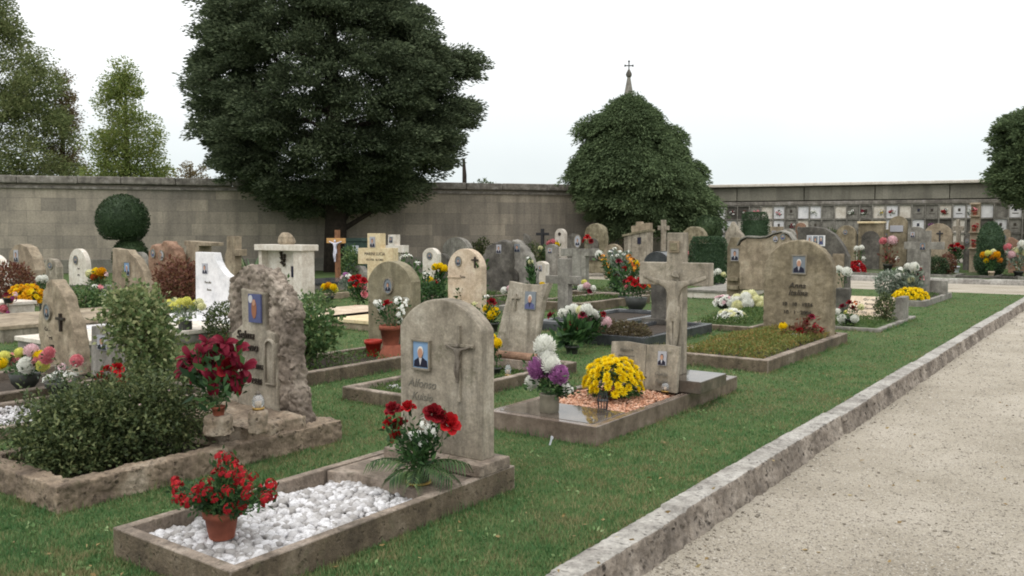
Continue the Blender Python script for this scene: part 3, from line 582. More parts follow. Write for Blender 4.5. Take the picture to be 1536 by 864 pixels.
def portrait(parent, x, z, w, h, style='grey', frame=True, oval=False, y=0.0, rx=0.0):
    mb = MB(); t = .014
    if oval: mb.extr(ell_poly(0, 0, w / 2, h / 2), -t, 0, 0)
    else: mb.box((0, -t / 2, 0), (w, t, h), 0)
    cl = lambda poly: [(max(-w * .46, min(w * .46, a)), max(-h * .46, min(h * .46, b))) for a, b in poly]
    k = .72 if oval else 1.0; w2, h2 = w * k, h * k
    if style == 'sacred':
        mb.extr(ell_poly(-.02 * w, -.02 * h, w2 * .2, h2 * .34), -t - .003, -t, 1); mb.extr(ell_poly(-.02 * w, h2 * .2, w2 * .12, h2 * .11), -t - .005, -t - .003, 2); mb.extr(ell_poly(-.3 * w, .32 * h, w * .16, h * .14), -t - .003, -t, 4)
    else:
        mb.extr(cl([(-w2 * .44, -h2 * .47), (w2 * .44, -h2 * .47), (w2 * .4, -h2 * .22), (w2 * .14, -h2 * .1), (-w2 * .14, -h2 * .1), (-w2 * .42, -h2 * .24)]), -t - .003, -t, 1)
        mb.extr([(-w2 * .02, -h2 * .4), (w2 * .1, -h2 * .1), (-w2 * .1, -h2 * .1)], -t - .005, -t - .003, 4)
        mb.extr(ell_poly(0, h2 * .125, w2 * .185, h2 * .2), -t - .005, -t - .003, 3)
        mb.extr(ell_poly(0, h2 * .07, w2 * .16, h2 * .185), -t - .007, -t - .005, 2)
    p = mb.obj('portrait', [M[a] for a in PMATS[style]], parent, loc=(x, y, z), rot=(rx, 0, 0))
    if frame:
        f = MB(); b = .016 * max(1, w / .12) * .8
        if oval:
            o_ = ell_poly(0, 0, w / 2 + b, h / 2 + b, 24); i_ = ell_poly(0, 0, w / 2, h / 2, 24); n = 24
            vs = [(a, -.022, c) for a, c in o_] + [(a, -.022, c) for a, c in i_] + [(a, 0, c) for a, c in o_] + [(a, 0, c) for a, c in i_]
            fs = []
            for q in range(n):
                r_ = (q + 1) % n; fs += [(q, r_, n + r_, n + q), (q, 2 * n + q, 2 * n + r_, r_), (n + q, n + r_, 3 * n + r_, 3 * n + q)]
            f.add(vs, fs)
        else:
            f.box((0, -.012, h / 2 + b / 2), (w + 2 * b, .024, b)); f.box((0, -.012, -h / 2 - b / 2), (w + 2 * b, .024, b))
            f.box((w / 2 + b / 2, -.011, 0), (b, .022, h)); f.box((-w / 2 - b / 2, -.011, 0), (b, .022, h))
        f.obj('portrait_frame', M['frame'], p, bevel=0 if oval else .003)
    return p
def inscription(parent, s, x, z, size, mat='letter', shear=0.0, y=0.0, depth=.004, rx=0.0):
    return put('inscription', text_mesh(s, size, M[mat], depth, shear), parent, (x, y - .002, z), (PI / 2 + rx, 0, 0))
# a draped figure with spread arms for the crucifixes
def corpus_mesh():
    V = [(0, 0, .5), (0, -.015, .62), (0, -.02, .73), (.01, -.03, .83), (.035, -.06, .9), (.04, -.065, .955), (.11, -.01, .79), (.27, -.005, .825), (.45, .01, .875), (-.11, -.01, .79), (-.27, -.005, .825), (-.45, .01, .875),
         (.05, -.03, .45), (.06, -.09, .27), (.025, -.03, .08), (.02, -.06, 0), (-.05, -.03, .45), (-.04, -.08, .27), (-.02, -.03, .08), (-.02, -.06, 0), (.48, .0, .885), (-.48, .0, .885)]
    Eg = [(0, 1), (1, 2), (2, 3), (3, 4), (4, 5), (2, 6), (6, 7), (7, 8), (8, 20), (2, 9), (9, 10), (10, 11), (11, 21), (0, 12), (12, 13), (13, 14), (14, 15), (0, 16), (16, 17), (17, 18), (18, 19)]
    R = [.085, .065, .085, .04, .055, .045, .042, .03, .024, .042, .03, .024, .06, .045, .03, .022, .06, .045, .03, .022, .018, .018]
    me = bpy.data.meshes.new('c'); me.from_pydata(V, Eg, []); ob = bpy.data.objects.new('c', me); COL.objects.link(ob)
    ob.modifiers.new('s', 'SKIN'); md = ob.modifiers.new('u', 'SUBSURF'); md.levels = 1
    sv = me.skin_vertices[0].data
    for i, r_ in enumerate(R): sv[i].radius = (r_, r_)
    sv[0].use_root = True
    out = evald(ob); bpy.data.objects.remove(ob)
    bm = bmesh.new(); bm.from_mesh(out)                          # loincloth, worked into the same body
    g = bmesh.ops.create_cone(bm, cap_ends=True, segments=12, radius1=.115, radius2=.09, depth=.17, matrix=Matrix.Translation((0, -.01, .45)))
    for vt in g['verts']: vt.co.y = vt.co.y * .75; vt.co += noise.noise_vector(vt.co * 14) * .02
    bm.to_mesh(out); bm.free(); out.shade_smooth(); return out
CORPUS = corpus_mesh()
def corpus(parent, x, y, z, h, mat, flat=.8):
    me = CORPUS.copy(); me.materials.clear(); me.materials.append(M[mat]); return put('figure', me, parent, (x, y, z), (0, 0, 0), (h * .82, h * flat, h))
def crucifix(parent, x, z0, z1, w, zarm, t=.03, mat='greybronze', fig=None, y=0.0):
    mb = MB(); mb.box((x, y - t / 2, (z0 + z1) / 2), (t, t, z1 - z0)); a = (w - t) / 2
    mb.box((x - t / 2 - a / 2, y - t / 2, zarm), (a, t * .9, t)); mb.box((x + t / 2 + a / 2, y - t / 2, zarm), (a, t * .9, t))
    c = mb.obj('crucifix', M[mat], parent, bevel=t * .12)
    if fig: corpus(c, x, y - t, fig[0], fig[1], mat)
    return c

class Stone:
    """headstone from the photo's own outline, standing on the plane v = const"""
    def __init__(s, label, pl, pr, top, base=None, v=None, z0=0.0, name='headstone', cat='headstone', group=None, tilt=0.0):
        if v is None: v = G((pl + pr) / 2, base, z0)[1]
        s.v = v; s.z0 = z0; pb = base or 500
        uL, uR = HV(pl, pb, v)[0], HV(pr, pb, v)[0]; s.uc = (uL + uR) / 2; s.w = uR - uL; s.h = HV((pl + pr) / 2, top, v)[1] - z0
        s.r = root(name, label, cat, s.uc, v, z0, group=group, tilt=tilt)
    def loc(s, px, py): u, z = HV(px, py, s.v); return u - s.uc, z - s.z0
    def poly(s, pts, close_base=True): return [s.loc(*p) for p in pts]
    def slab(s, poly, t, mat, bevel=.008, name='slab', y0=0.0, **k):
        mb = MB(); mb.extr(poly, y0, y0 + t); s.t = t; return mb.obj(name, M[mat] if isinstance(mat, str) else mat, s.r, bevel=bevel, **k)
    def rough(s, poly, t, mat, voxel=.03, disp=.02, freq=8, disp2=0.0, name='slab', cobble=None):
        mb = MB(); mb.extr(poly, 0, t); s.t = t; return put(name, remeshed(mb, M[mat], voxel, disp, freq, seed=random.uniform(0, 9), disp2=disp2, cobble=cobble), s.r)
    def plinth(s, dw, h, dfront=.06, dback=.05, mat='tan', t=.12, z=0.0):
        mb = MB(); mb.box((0, (t + dback - dfront) / 2, z + h / 2), (s.w + 2 * dw, t + dfront + dback, h)); return mb.obj('plinth', M[mat], s.r, bevel=.012)
    def photo(s, x0, y0, x1, y1, style='grey', **k):
        a, b = s.loc(x0, y0), s.loc(x1, y1); return portrait(s.r, (a[0] + b[0]) / 2, (a[1] + b[1]) / 2, abs(b[0] - a[0]), abs(a[1] - b[1]), style, **k)
    def text(s, px, py, hpx, st, mat='letter', shear=0.0, **k):
        x, z = s.loc(px, py); sz = abs(s.loc(px, py - hpx)[1] - z) * 1.35; return inscription(s.r, st, x, z, sz, mat, shear, **k)
    def cross(s, px, y0, y1, x0, x1, ya, **k):
        t = k.pop('t', None); a, b = s.loc(px, y0), s.loc(px, y1); w = s.loc(x1, ya)[0] - s.loc(x0, ya)[0]
        return crucifix(s.r, a[0], b[1], a[1], w, s.loc(px, ya)[1], t or max(.02, w * .14), **k)
def stdarch(label, pl, pr, top, base, mat, rise=.35, t=.12, v=None, z0=0.0, plinth=None, **k):
    st = Stone(label, pl, pr, top, base, v, z0, **k); st.slab(arch_poly(st.w, st.h, max(.02, st.w * rise)), t, mat)
    if plinth: st.plinth(plinth[0], plinth[1], mat=mat, t=t)
    return st

FOOT = []
def surround(label, u0, u1, v0, v1, h, kw, mat, fill=None, fillz=None, bevel=.012, rough=False, jitter=0.0, bottom=-.08, name='grave_surround', cat='grave kerb', group=None, cover=None):
    FOOT.append((u0, u1, v0, v1)); uc, vc = (u0 + u1) / 2, (v0 + v1) / 2; a, b = (u1 - u0) / 2, (v1 - v0) / 2
    r = root(name, label, cat, uc, vc, 0, group=group); mb = MB()
    O = [(-a, -b), (a, -b), (a, b), (-a, b)]; I = [(-a + kw, -b + kw), (a - kw, -b + kw), (a - kw, b - kw), (-a + kw, b - kw)]
    vs = [(x, y, bottom) for x, y in O] + [(x, y, h) for x, y in O] + [(x, y, h) for x, y in I] + [(x, y, bottom) for x, y in I]
    fs = []
    for i in range(4):
        j = (i + 1) % 4; fs += [(i, j, 4 + j, 4 + i), (4 + i, 4 + j, 8 + j, 8 + i), (8 + i, 8 + j, 12 + j, 12 + i), (12 + i, 12 + j, j, i)]
    mb.add(vs, fs)
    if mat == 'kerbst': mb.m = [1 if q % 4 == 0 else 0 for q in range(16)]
    if rough: put('kerb_frame', remeshed(mb, M[mat], .013, .011, 7, seed=random.uniform(0, 9), disp2=.007, freq2=40, cobble=(.015, 17)), r)
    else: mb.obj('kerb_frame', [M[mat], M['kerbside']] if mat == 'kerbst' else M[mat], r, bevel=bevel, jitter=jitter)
    if fill:
        z = fillz if fillz is not None else h - .05; mb = MB(); mb.box((0, 0, (z + bottom) / 2), (2 * (a - kw) - .002, 2 * (b - kw) - .002, z - bottom)); mb.obj('bed', M[fill], r)
        if cover:
            lf, n, L, hh = cover; P = np.stack([RNG.uniform(-a + kw + .02, a - kw - .02, n), RNG.uniform(-b + kw + .02, b - kw - .02, n), np.full(n, z)], 1)
            bump_ = np.array([noise.noise(Vector((p[0] * 3, p[1] * 3, uc))) for p in P]); P[:, 2] += hh * .7 * (1 - (P[:, 0] / a) ** 2) * (1 - (P[:, 1] / b) ** 2); P[:, 2] += np.maximum(0, RNG.uniform(0, 1, n) * hh * (1 + .6 * bump_))
            put('ground_cover', leaf_mesh('ground_cover', P, L, L * .4, LEAF[lf], np.tile([0, 0, .9], (n, 1)), .7), r)
    return r

# ---- blooms (unit radius, facing +z)
def petals_np(rings, rows=4, cols=3):
    V = []; Fc = []
    for (cnt, ln, wd_, tilt, curl, z0, r0, cup) in rings:
        for i in range(cnt):
            ph = 2 * PI * (i + random.uniform(-.18, .18)) / cnt + r0 * 9; b = len(V); x, z = r0, z0; tl = math.radians(tilt + random.uniform(-7, 7)); ln_ = ln * random.uniform(.88, 1.1)
            for s_ in range(rows):
                q = s_ / (rows - 1)
                if s_: e = tl + math.radians(curl) * q; x += ln_ / (rows - 1) * math.cos(e); z += ln_ / (rows - 1) * math.sin(e)
                ww = wd_ * math.sin(PI * (.14 + .74 * q)) ** .8
                for t_ in range(cols):
                    tt = t_ / (cols - 1) * 2 - 1; zz = z + cup * tt * tt * ww; y = tt * ww * .5
                    V.append((x * math.cos(ph) - y * math.sin(ph), x * math.sin(ph) + y * math.cos(ph), zz))
            for s_ in range(rows - 1):
                for t_ in range(cols - 1):
                    k = b + s_ * cols + t_; Fc.append((k, k + 1, k + cols + 1, k + cols))
    return V, Fc
def bloom_variant(kind):
    if kind == 'rose': return petals_np([(7, .8, .95, 25, -30, -.05, .12, .25), (6, .72, .85, 48, 5, .02, .1, .3), (5, .6, .7, 68, 18, .08, .08, .35), (4, .5, .5, 80, 25, .12, .03, .4), (3, .42, .4, 88, 30, .15, .01, .4)], 5, 3)
    if kind == 'shaggy': return petals_np([(16, .95, .24, -25, 20, 0, .05, .2), (16, .98, .24, 0, 30, .05, .05, .2), (15, .95, .24, 22, 35, .08, .05, .2), (13, .9, .23, 42, 35, .12, .05, .2), (10, .82, .22, 62, 35, .15, .04, .2), (7, .75, .2, 80, 20, .18, .02, .2)], 4, 2)
    if kind == 'mum':
        V, Fc = [], []
        for i in range(150):
            cz = 1 - (i + .5) / 150 * 1.6; sr_ = math.sqrt(max(0, 1 - cz * cz)); a = i * 2.39996; d = Vector((sr_ * math.cos(a), sr_ * math.sin(a), cz)); w_ = d.cross(Vector((.2, .1, 1))).normalized(); up = w_.cross(d).normalized() * (1 if cz < .95 else .3)
            w2 = .13 * random.uniform(.8, 1.2); tip = d * random.uniform(.92, 1.12) + up * .2; m_ = d * random.uniform(.84, .94) + up * .04; b = len(V); V += [tuple(d * .6 - up * .08), tuple(m_ + w_ * w2), tuple(tip), tuple(m_ - w_ * w2)]; Fc.append((b, b + 1, b + 2, b + 3))
        b = len(V); nr, nc = 7, 12
        for r_ in range(nr):
            el = -1.2 + 2.75 * r_ / (nr - 1)
            for c_ in range(nc): V.append((.74 * math.cos(el) * math.cos(2 * PI * c_ / nc), .74 * math.cos(el) * math.sin(2 * PI * c_ / nc), .74 * math.sin(el)))
        for r_ in range(nr - 1):
            for c_ in range(nc): Fc.append((b + r_ * nc + c_, b + r_ * nc + (c_ + 1) % nc, b + (r_ + 1) * nc + (c_ + 1) % nc, b + (r_ + 1) * nc + c_))
        return V, Fc
    if kind == 'daisy': return petals_np([(12, .95, .34, 0, 22, 0, .05, .1), (11, .85, .32, 26, 18, .06, .04, .1), (8, .65, .28, 50, 15, .1, .03, .1), (5, .42, .24, 74, 10, .1, .02, .1)], 3, 2)
    if kind == 'lily': return petals_np([(3, 1.05, .46, 60, -95, -.25, .04, .16), (3, 1.0, .4, 50, -90, -.25, .05, .16), (3, .8, .36, 72, -60, -.2, .04, .2), (6, .7, .03, 72, -25, -.2, .02, 0)], 6, 3)
    if kind == 'floret':
        V, Fc = [], []
        for i in range(11):
            d = Vector(RNG.normal(size=3)); d.z = abs(d.z) * .9 + .1; d.normalize(); pv, pf = petals_np([(5, .34, .34, 18, -25, 0, .02, .1)], 3, 2)
            R = d.to_track_quat('Z', 'Y').to_matrix(); b = len(V); rr = random.uniform(.55, .85)
            V += [tuple(R @ Vector(p) + d * rr) for p in pv]; Fc += [tuple(b + k for k in f) for f in pf]
        return V, Fc
BLOOM = {}
def bloom(kind, color):
    k = (kind, color)
    if k not in BLOOM:
        BLOOM[k] = []
        for _ in range(2):
            V, Fc = bloom_variant(kind); me = np_mesh('bloom', V, Fc, PET[color], smooth=True); BLOOM[k].append(me)
    return random.choice(BLOOM[k])
def face_rot(d): return Vector(d).normalized().to_track_quat('Z', 'Y').to_euler()

def container(r, kind, mat, w, h):
    mb = MB(); a = w / 2
    if kind == 'pot': mb.lathe([(a * .68, 0), (a * .9, h * .76), (a * 1.0, h * .76), (a * 1.02, h), (a * .88, h), (a * .84, h * .86), (.01, h * .84)], n=24, cap=False); nm = 'pot'
    elif kind == 'vase': mb.lathe([(a * .92, 0), (a * .98, h * .08), (a, h * .5), (a * .97, h * .9), (a * 1.03, h), (a * .85, h), (a * .8, h * .85), (.01, h * .8)], n=24, cap=False); nm = 'vase'
    elif kind == 'bowl': mb.lathe([(a * .5, 0), (a * .85, h * .4), (a, h), (a * .9, h), (.01, h * .8)], n=24, cap=False); nm = 'bowl'
    elif kind == 'urn': mb.lathe([(a * .7, 0), (a * .7, h * .1), (a * .3, h * .2), (a * .6, h * .45), (a, h * .9), (a * 1.05, h), (a * .8, h), (.01, h * .8)], n=24, cap=False); nm = 'urn'
    mb.mesh
    return mb.obj(nm, M[mat], r, smooth=True)
def bouquet(label, px, base, blooms, cont=None, z0=0.0, v=None, leaf='green', nleaf=260, leafL=None, cat='flower bouquet', name='flower_bouquet', spread=.5, stems=True, group=None, face=.35):
    """blooms: (px, py, radius px, kind, colour); cont: (kind, material, width px, height px)"""
    u, vv = G(px, base, z0) if v is None else (HV(px, base, v)[0], v)
    r = root(name, label, cat, u, vv, z0, group=group); Y = W(u, vv)[1]; k = Y / F_PX; ch = 0.0; cw = .04
    if cont: ch = cont[3] * k; cw = cont[2] * k / 2; container(r, cont[0], cont[1], cont[2] * k, ch)
    pts = []; rs = []; tc_ = Vector((-u, -vv, 0)).normalized(); dep = spread * k * max(8, (max(b[0] for b in blooms) - min(b[0] for b in blooms)) * .5)
    for (bx, by, br, kind, colr) in blooms:
        off = random.uniform(-1, 1) * dep; uu, zz = HV(bx, by, vv + off); p = Vector((uu - u, off, zz - z0)); pts.append(p); rs.append(br * k)
    cen = sum(pts, Vector()) / len(pts); cen.z = cen.z * .6 + ch * .4
    for p, rr, (bx, by, br, kind, colr) in zip(pts, rs, blooms):
        o_ = p - cen; o_ = o_.normalized() if o_.length > 1e-4 else Vector((0, 0, 1))
        d = o_ * .75 + Vector((0, 0, .45)) + tc_ * face
        put('bloom', bloom(kind, colr), r, p, face_rot(d), rr * random.uniform(1.1, 1.3))
    mx = max(p.z for p in pts); L = leafL or max(.02, (mx - ch) * .16); PT = np.array([tuple(p) for p in pts]); RS = np.array(rs)
    nleaf = int(nleaf * 1.3); ix = RNG.integers(0, len(PT), nleaf); tq = RNG.uniform(.25, .97, (nleaf, 1)); b0 = np.array([0, 0, ch * .92]); sg = (RS[ix] * .75 + cw * .12)[:, None]
    P = b0 + (PT[ix] - b0) * tq + RNG.normal(size=(nleaf, 3)) * sg * np.array([.8, .8, .55]); d = unit(P - b0 - np.array([0, 0, (mx - ch) * .2])); ok = P[:, 2] > .012; P, d = P[ok], d[ok]
    put('leaves', leaf_mesh('leaves', P, L, L * .45, LEAF[leaf], d + np.array([0, 0, .5]), .7), r)
    if stems:
        mb = MB()
        for p in pts[:40]:
            mb.tube([(random.uniform(-.4, .4) * cw, random.uniform(-.4, .4) * cw, max(0, ch * .8)), (p.x * .5, p.y * .5, ch + (p.z - ch) * .5), tuple(p)], max(.0015, .004 * k * 100), 4)
        mb.obj('stems', LEAF['green'], r)
    return r
def dome(label, px, base, rx, ry, color, n, cont=None, z0=0.0, v=None, kind='daisy', br=None, leaf='green', cat='flower pot', name='chrysanthemum_pot', lift=0.0, group=None):
    u, vv = G(px, base, z0) if v is None else (HV(px, base, v)[0], v); r = root(name, label, cat, u, vv, z0, group=group); Y = W(u, vv)[1]; k = Y / F_PX
    ch = 0.0
    if cont: ch = cont[3] * k; container(r, cont[0], cont[1], cont[2] * k, ch)
    a, b = rx * k, ry * k * 1.15; zc = ch * .8 + lift * k; B = (br or max(3.5, rx * .15)) * k; cols = color if isinstance(color, (list, tuple)) else [color]
    for i in range(n):
        f = (i + .5) / n; el = math.asin(1 - f * 1.12 if f * 1.12 < 1 else -(f * 1.12 - 1)); az = i * 2.39996 + random.uniform(-.2, .2); q = random.uniform(.9, 1.05)
        d = Vector((math.cos(az) * math.cos(el), math.sin(az) * math.cos(el), math.sin(el))); p = Vector((d.x * a * q, d.y * a * q, zc + max(d.z, -.15) * b * q + .12 * b))
        put('bloom', bloom(kind, random.choice(cols)), r, p, face_rot(d + Vector((random.uniform(-.3, .3), random.uniform(-.3, .3), .35))), B * random.uniform(.8, 1.15))
    nl = 500; P, d = ell_points(nl, (a * .94, a * .94, b * .95), .6); P[:, 2] = np.maximum(P[:, 2], -b * .12) + zc + .04 * b
    L = max(.015, a * .2); put('leaves', leaf_mesh('leaves', P, L, L * .5, LEAF[leaf], d, .6), r)
    return r

# ================================================================== FRONT GRAVE: arched stone, white pebbles
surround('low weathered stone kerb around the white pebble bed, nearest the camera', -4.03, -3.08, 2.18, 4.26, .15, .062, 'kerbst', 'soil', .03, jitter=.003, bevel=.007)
def pebbles(name, label, cat, u0, u1, v0, v1, z, n, size, mats, layers=2, flat=.62, sub=2):
    bm = bmesh.new(); bmesh.ops.create_icosphere(bm, subdivisions=sub, radius=1); bm.verts.ensure_lookup_table()
    B = np.array([v.co[:] for v in bm.verts]); Fc = np.array([[x.index for x in f.verts] for f in bm.faces]); bm.free()
    nz = [np.array([1 + .42 * noise.noise(Vector(p) * 1.3 + Vector((9 * i, 2, 1))) + .16 * noise.noise(Vector(p) * 3.1 + Vector((4 * i, 2, 1))) for p in B])[:, None] for i in range(8)]
    uc, vc = (u0 + u1) / 2, (v0 + v1) / 2; Vs = []; Fs = []
    for i in range(n):
        s = size * random.uniform(.65, 1.4); q = B * nz[i % 8] * np.array([s, s * random.uniform(.6, .9), s * flat * random.uniform(.7, 1.1)])
        R = np.array(Euler((random.gauss(0, .35), random.gauss(0, .35), random.uniform(0, 6.3))).to_matrix()); q = q @ R.T
        x, y = random.uniform(u0, u1) - uc, random.uniform(v0, v1) - vc
        zz = (i % layers) * size * .8 + .025 * noise.noise(Vector((x * 3, y * 3, 0)))
        Vs.append(q + np.array([x, y, zz])); Fs.append(Fc + i * len(B))
    r = np_mesh(name, np.vstack(Vs), np.vstack(Fs), mats, smooth=sub > 1); o = put(name, r, None, W(uc, vc, z), (0, 0, -TH)); tag(o, label, cat, None, 'stuff'); return o
def pebmat(name, a, b, c):
    m, nt, nd, lk = newmat(name); geo = N(nt, 'ShaderNodeNewGeometry'); v = coords(nt, rand=False)
    col = ramp(nt, geo.outputs['Random Per Island'], [(0.05, lin(a)), (0.5, lin(b)), (0.9, lin(c))])
    col = mixc(nt, ramp(nt, noise_n(nt, v, 60, 5), [(.46, 0.0), (.72, .55)]), col, tuple(x * .5 for x in lin(a)))
    bs = N(nt, 'ShaderNodeBsdfPrincipled'); bs.inputs['Roughness'].default_value = .55; bs.inputs['Specular IOR Level'].default_value = .3; lk.new(col, bs.inputs['Base Color'])
    o = N(nt, 'ShaderNodeOutputMaterial'); lk.new(bs.outputs[0], o.inputs[0]); return m
M['pebw'] = pebmat('white_pebble', (150, 146, 143), (188, 186, 186), (214, 213, 215))
M['pebo'] = pebmat('orange_chip', (164, 112, 86), (196, 146, 116), (216, 178, 154))
pebbles('pebbles', 'bed of white river pebbles inside the nearest grave', 'pebbles', -3.95, -3.16, 2.26, 3.58, .027, 3300, .028, M['pebw'], layers=3, flat=.72)
# scalloped stone shelf in front of the headstone
mb = MB(); a = .365; yb = .4
mb.add([], [])
a = .405
front = [(a * (-1 + 2 * i / 24), -.06 - .07 * math.cos(2 * PI * (i / 24)) * .8 - (.05 if 6 < i < 18 else 0) * math.sin(PI * (i - 6) / 12)) for i in range(25)]
poly = front + [(a, yb), (-a, yb)]; n = len(poly)
mb.add([(x, y, 0) for x, y in poly] + [(x, y, .075) for x, y in poly], [tuple(range(n - 1, -1, -1)), tuple(range(n, 2 * n))] + [(i, (i + 1) % n, (i + 1) % n + n, i + n) for i in range(n)])
sh = root('stone_shelf', 'stone shelf with a wavy front edge below the nearest arched headstone', 'stone shelf', -3.555, 3.62, .07)
mb.obj('shelf', M['kerbst'], sh, bevel=.008)
A = Stone('arched grey headstone with portrait and crucifix, nearest the camera', 600, 722, 449, None, 4.0, .22)
A.slab(arch_poly(A.w, A.h, A.w * .27, 26), .13, 'tan', bevel=.012)
mb = MB(); mb.box((.0, .055, -.033), (A.w + .13, .3, .074)); mb.obj('plinth', M['kerbst'], A.r, bevel=.01)
A.photo(622, 511, 645, 553, 'blue'); A.text(633, 581, 13, 'Alfonso', 'letter_soft', .3, depth=.002); A.text(633, 600, 12, 'Kuislo', 'letter_soft', .3, depth=.002)
cz_ = A.cross(690, 488, 602, 668, 712, 518, t=.019, mat='tan'); corpus(cz_, A.loc(690, 572)[0], -.022, A.loc(690, 573)[1], A.loc(690, 511)[1] - A.loc(690, 573)[1], 'greybronze')
# red roses with palm fronds
rb = bouquet('vase of dark red roses and white sprigs with spreading palm fronds', 628, 725, [(590, 616, 14, 'rose', 'darkred'), (612, 613, 13, 'rose', 'red'), (649, 621, 15, 'rose', 'darkred'), (672, 637, 16, 'rose', 'red'), (598, 655, 14, 'rose', 'red'), (601, 638, 13, 'rose', 'darkred'), (585, 637, 11, 'rose', 'red'), (660, 626, 12, 'rose', 'darkred'),
    (641, 646, 9, 'floret', 'white'), (648, 655, 8, 'floret', 'white'), (623, 660, 9, 'floret', 'white'), (634, 664, 8, 'floret', 'white'), (646, 640, 7, 'floret', 'white'), (637, 636, 9, 'floret', 'white'), (652, 645, 8, 'floret', 'white'), (628, 652, 9, 'floret', 'white'), (618, 655, 8, 'floret', 'white')], ('vase', 'darkpot', 32, 14), z0=.145, nleaf=420, leafL=.05, spread=.6)
mb = MB(); mb.lathe([(.055, 0), (.075, .004), (.078, .014), (.06, .016)], n=24); mb.obj('brass_rim', M['brass'], rb, smooth=True)
mb = MB()
def frond(mb, az, ln, el, drop, nl=13, lw=.017, ll=.12, z0=.06):
    pts = []
    for i in range(9):
        q = i / 8; rr = ln * q * math.cos(el * (1 - q * .6)); pts.append(Vector((rr * math.cos(az), rr * math.sin(az), z0 + ln * q * math.sin(el) - drop * q * q)))
    mb.tube([tuple(p) for p in pts], .0025, 4)
    for i in range(nl):
        q = .22 + .78 * i / nl; k = q * 8; j = min(7, int(k)); p = pts[j].lerp(pts[j + 1], k - j); t = (pts[j + 1] - pts[j]).normalized(); sd_ = t.cross(Vector((0, 0, 1))).normalized()
        for s in (-1, 1):
            d = (sd_ * s * .8 + t * .7 + Vector((0, 0, -.45))).normalized(); w_ = t * lw; l_ = ll * (1 - .55 * abs(q - .45)); m_ = p + d * l_ * .5 + Vector((0, 0, .012)); e = p + d * l_ + Vector((0, 0, -.03))
            mb.add([tuple(p), tuple(m_ + w_ * .5), tuple(e), tuple(m_ - w_ * .5)], [(0, 1, 2, 3)])
for az, ln, el, dr in ((-.35, .36, 1.0, .26), (.25, .33, 1.05, .2), (-1.0, .25, .9, .2), (2.6, .34, 1.05, .16), (3.4, .34, .85, .22), (4.4, .2, .8, .14), (-.05, .3, .8, .2)): frond(mb, az, ln, el, dr)
mb.obj('palm_frond', LEAF['palm'], rb)
# potted red begonia
bl = []
for (cx, cy, rr, n) in ((345, 697, 22, 8), (330, 690, 16, 5), (285, 735, 24, 9), (275, 745, 14, 5), (300, 728, 16, 5), (385, 735, 24, 9), (398, 742, 14, 5), (345, 735, 26, 9), (355, 752, 20, 7), (330, 722, 16, 5), (368, 722, 14, 5), (322, 745, 16, 4)):
    for _ in range(n): bl.append((cx + random.uniform(-rr, rr), cy + random.uniform(-rr, rr) * .7, random.uniform(6.5, 9.5), 'floret', random.choice(['scarlet', 'red', 'scarlet'])))
bouquet('terracotta pot of small red begonias standing on the white pebbles', 333, 806, bl, ('pot', 'terra', 55, 44), z0=.095, nleaf=1700, leafL=.034, leaf='green', cat='flower pot', name='flower_pot', spread=.8)

# ================================================================== ROUGH ROCK GRAVE on the left
surround('rough cobbled rock kerb around the dark shrub bed', -6.05, -4.9, 2.33, 4.5, .16, .13, 'roughkerb', 'soil', .05, rough=True)
R_ = Stone('craggy rock headstone with a religious picture and a small arched niche', 340, 458, 396, 665, 4.22, .02)
edge = [(336, 668), (454, 668), (446, 610), (438, 560), (434, 520), (433, 480), (430, 456), (420, 436), (408, 420), (398, 404), (390, 411), (384, 404), (374, 397), (360, 400), (347, 416), (342, 440), (344, 480), (338, 560)]
R_.rough(R_.poly(edge), .15, 'rock', .011, .02, 8, disp2=.01, cobble=(.032, 15))
# the smooth inscribed face, standing proud, and the niche
fp = R_.poly([(350, 640), (424, 640), (421, 600), (416, 500), (404, 496), (402, 440), (366, 432), (368, 486), (352, 500)]); mb = MB(); mb.extr(fp, -.03, .05); mb.obj('inscribed_face', M['tan'], R_.r, bevel=.01)
R_.photo(380, 440, 399, 484, 'sacred', frame=False, y=-.036)
for (px, py, h_, s) in ((374, 507, 13, 'Selma'), (376, 525, 14, 'Villano'), (392, 553, 12, 'Irma'), (390, 575, 9, '1936')): R_.text(px, py, h_, s, 'bronze', .25, y=-.036, depth=.006)
nx, nz = R_.loc(411, 574); _, nz2 = R_.loc(411, 511)
mb = MB(); o_ = arch_poly(.125, nz2 - nz + .03, .06, 12, nx); i_ = arch_poly(.09, nz2 - nz, .045, 12, nx); n = len(o_)
vs = [(x, -.05, z + nz - .012) for x, z in o_] + [(x, -.05, z + nz) for x, z in i_] + [(x, .05, z + nz - .012) for x, z in o_] + [(x, .05, z + nz) for x, z in i_]
fs = []
for i in range(n):
    j = (i + 1) % n; fs += [(i, j, n + j, n + i), (i, 2 * n + i, 2 * n + j, j), (n + i, n + j, 3 * n + j, 3 * n + i)]
mb.add(vs, fs); nch = mb.obj('niche', M['tan'], R_.r, bevel=.004)
mb = MB(); mb.extr([(x, z + nz) for x, z in i_], -.022, .04); mb.obj('niche_back', M['roughkerb'], nch)
FOOT.append((-5.75, -4.86, 4.2, 4.6))
mb = MB(); mb.extr([(-.47, 0), (.46, 0), (.45, .2), (-.46, .21)], 0, .52)
st = root('stone_ledge', 'rough stone ledge at the foot of the craggy rock headstone', 'stone ledge', -5.38, 3.66, .045)
put('ledge', remeshed(mb, M['roughkerb'], .022, .018, 7, disp2=.01), st)
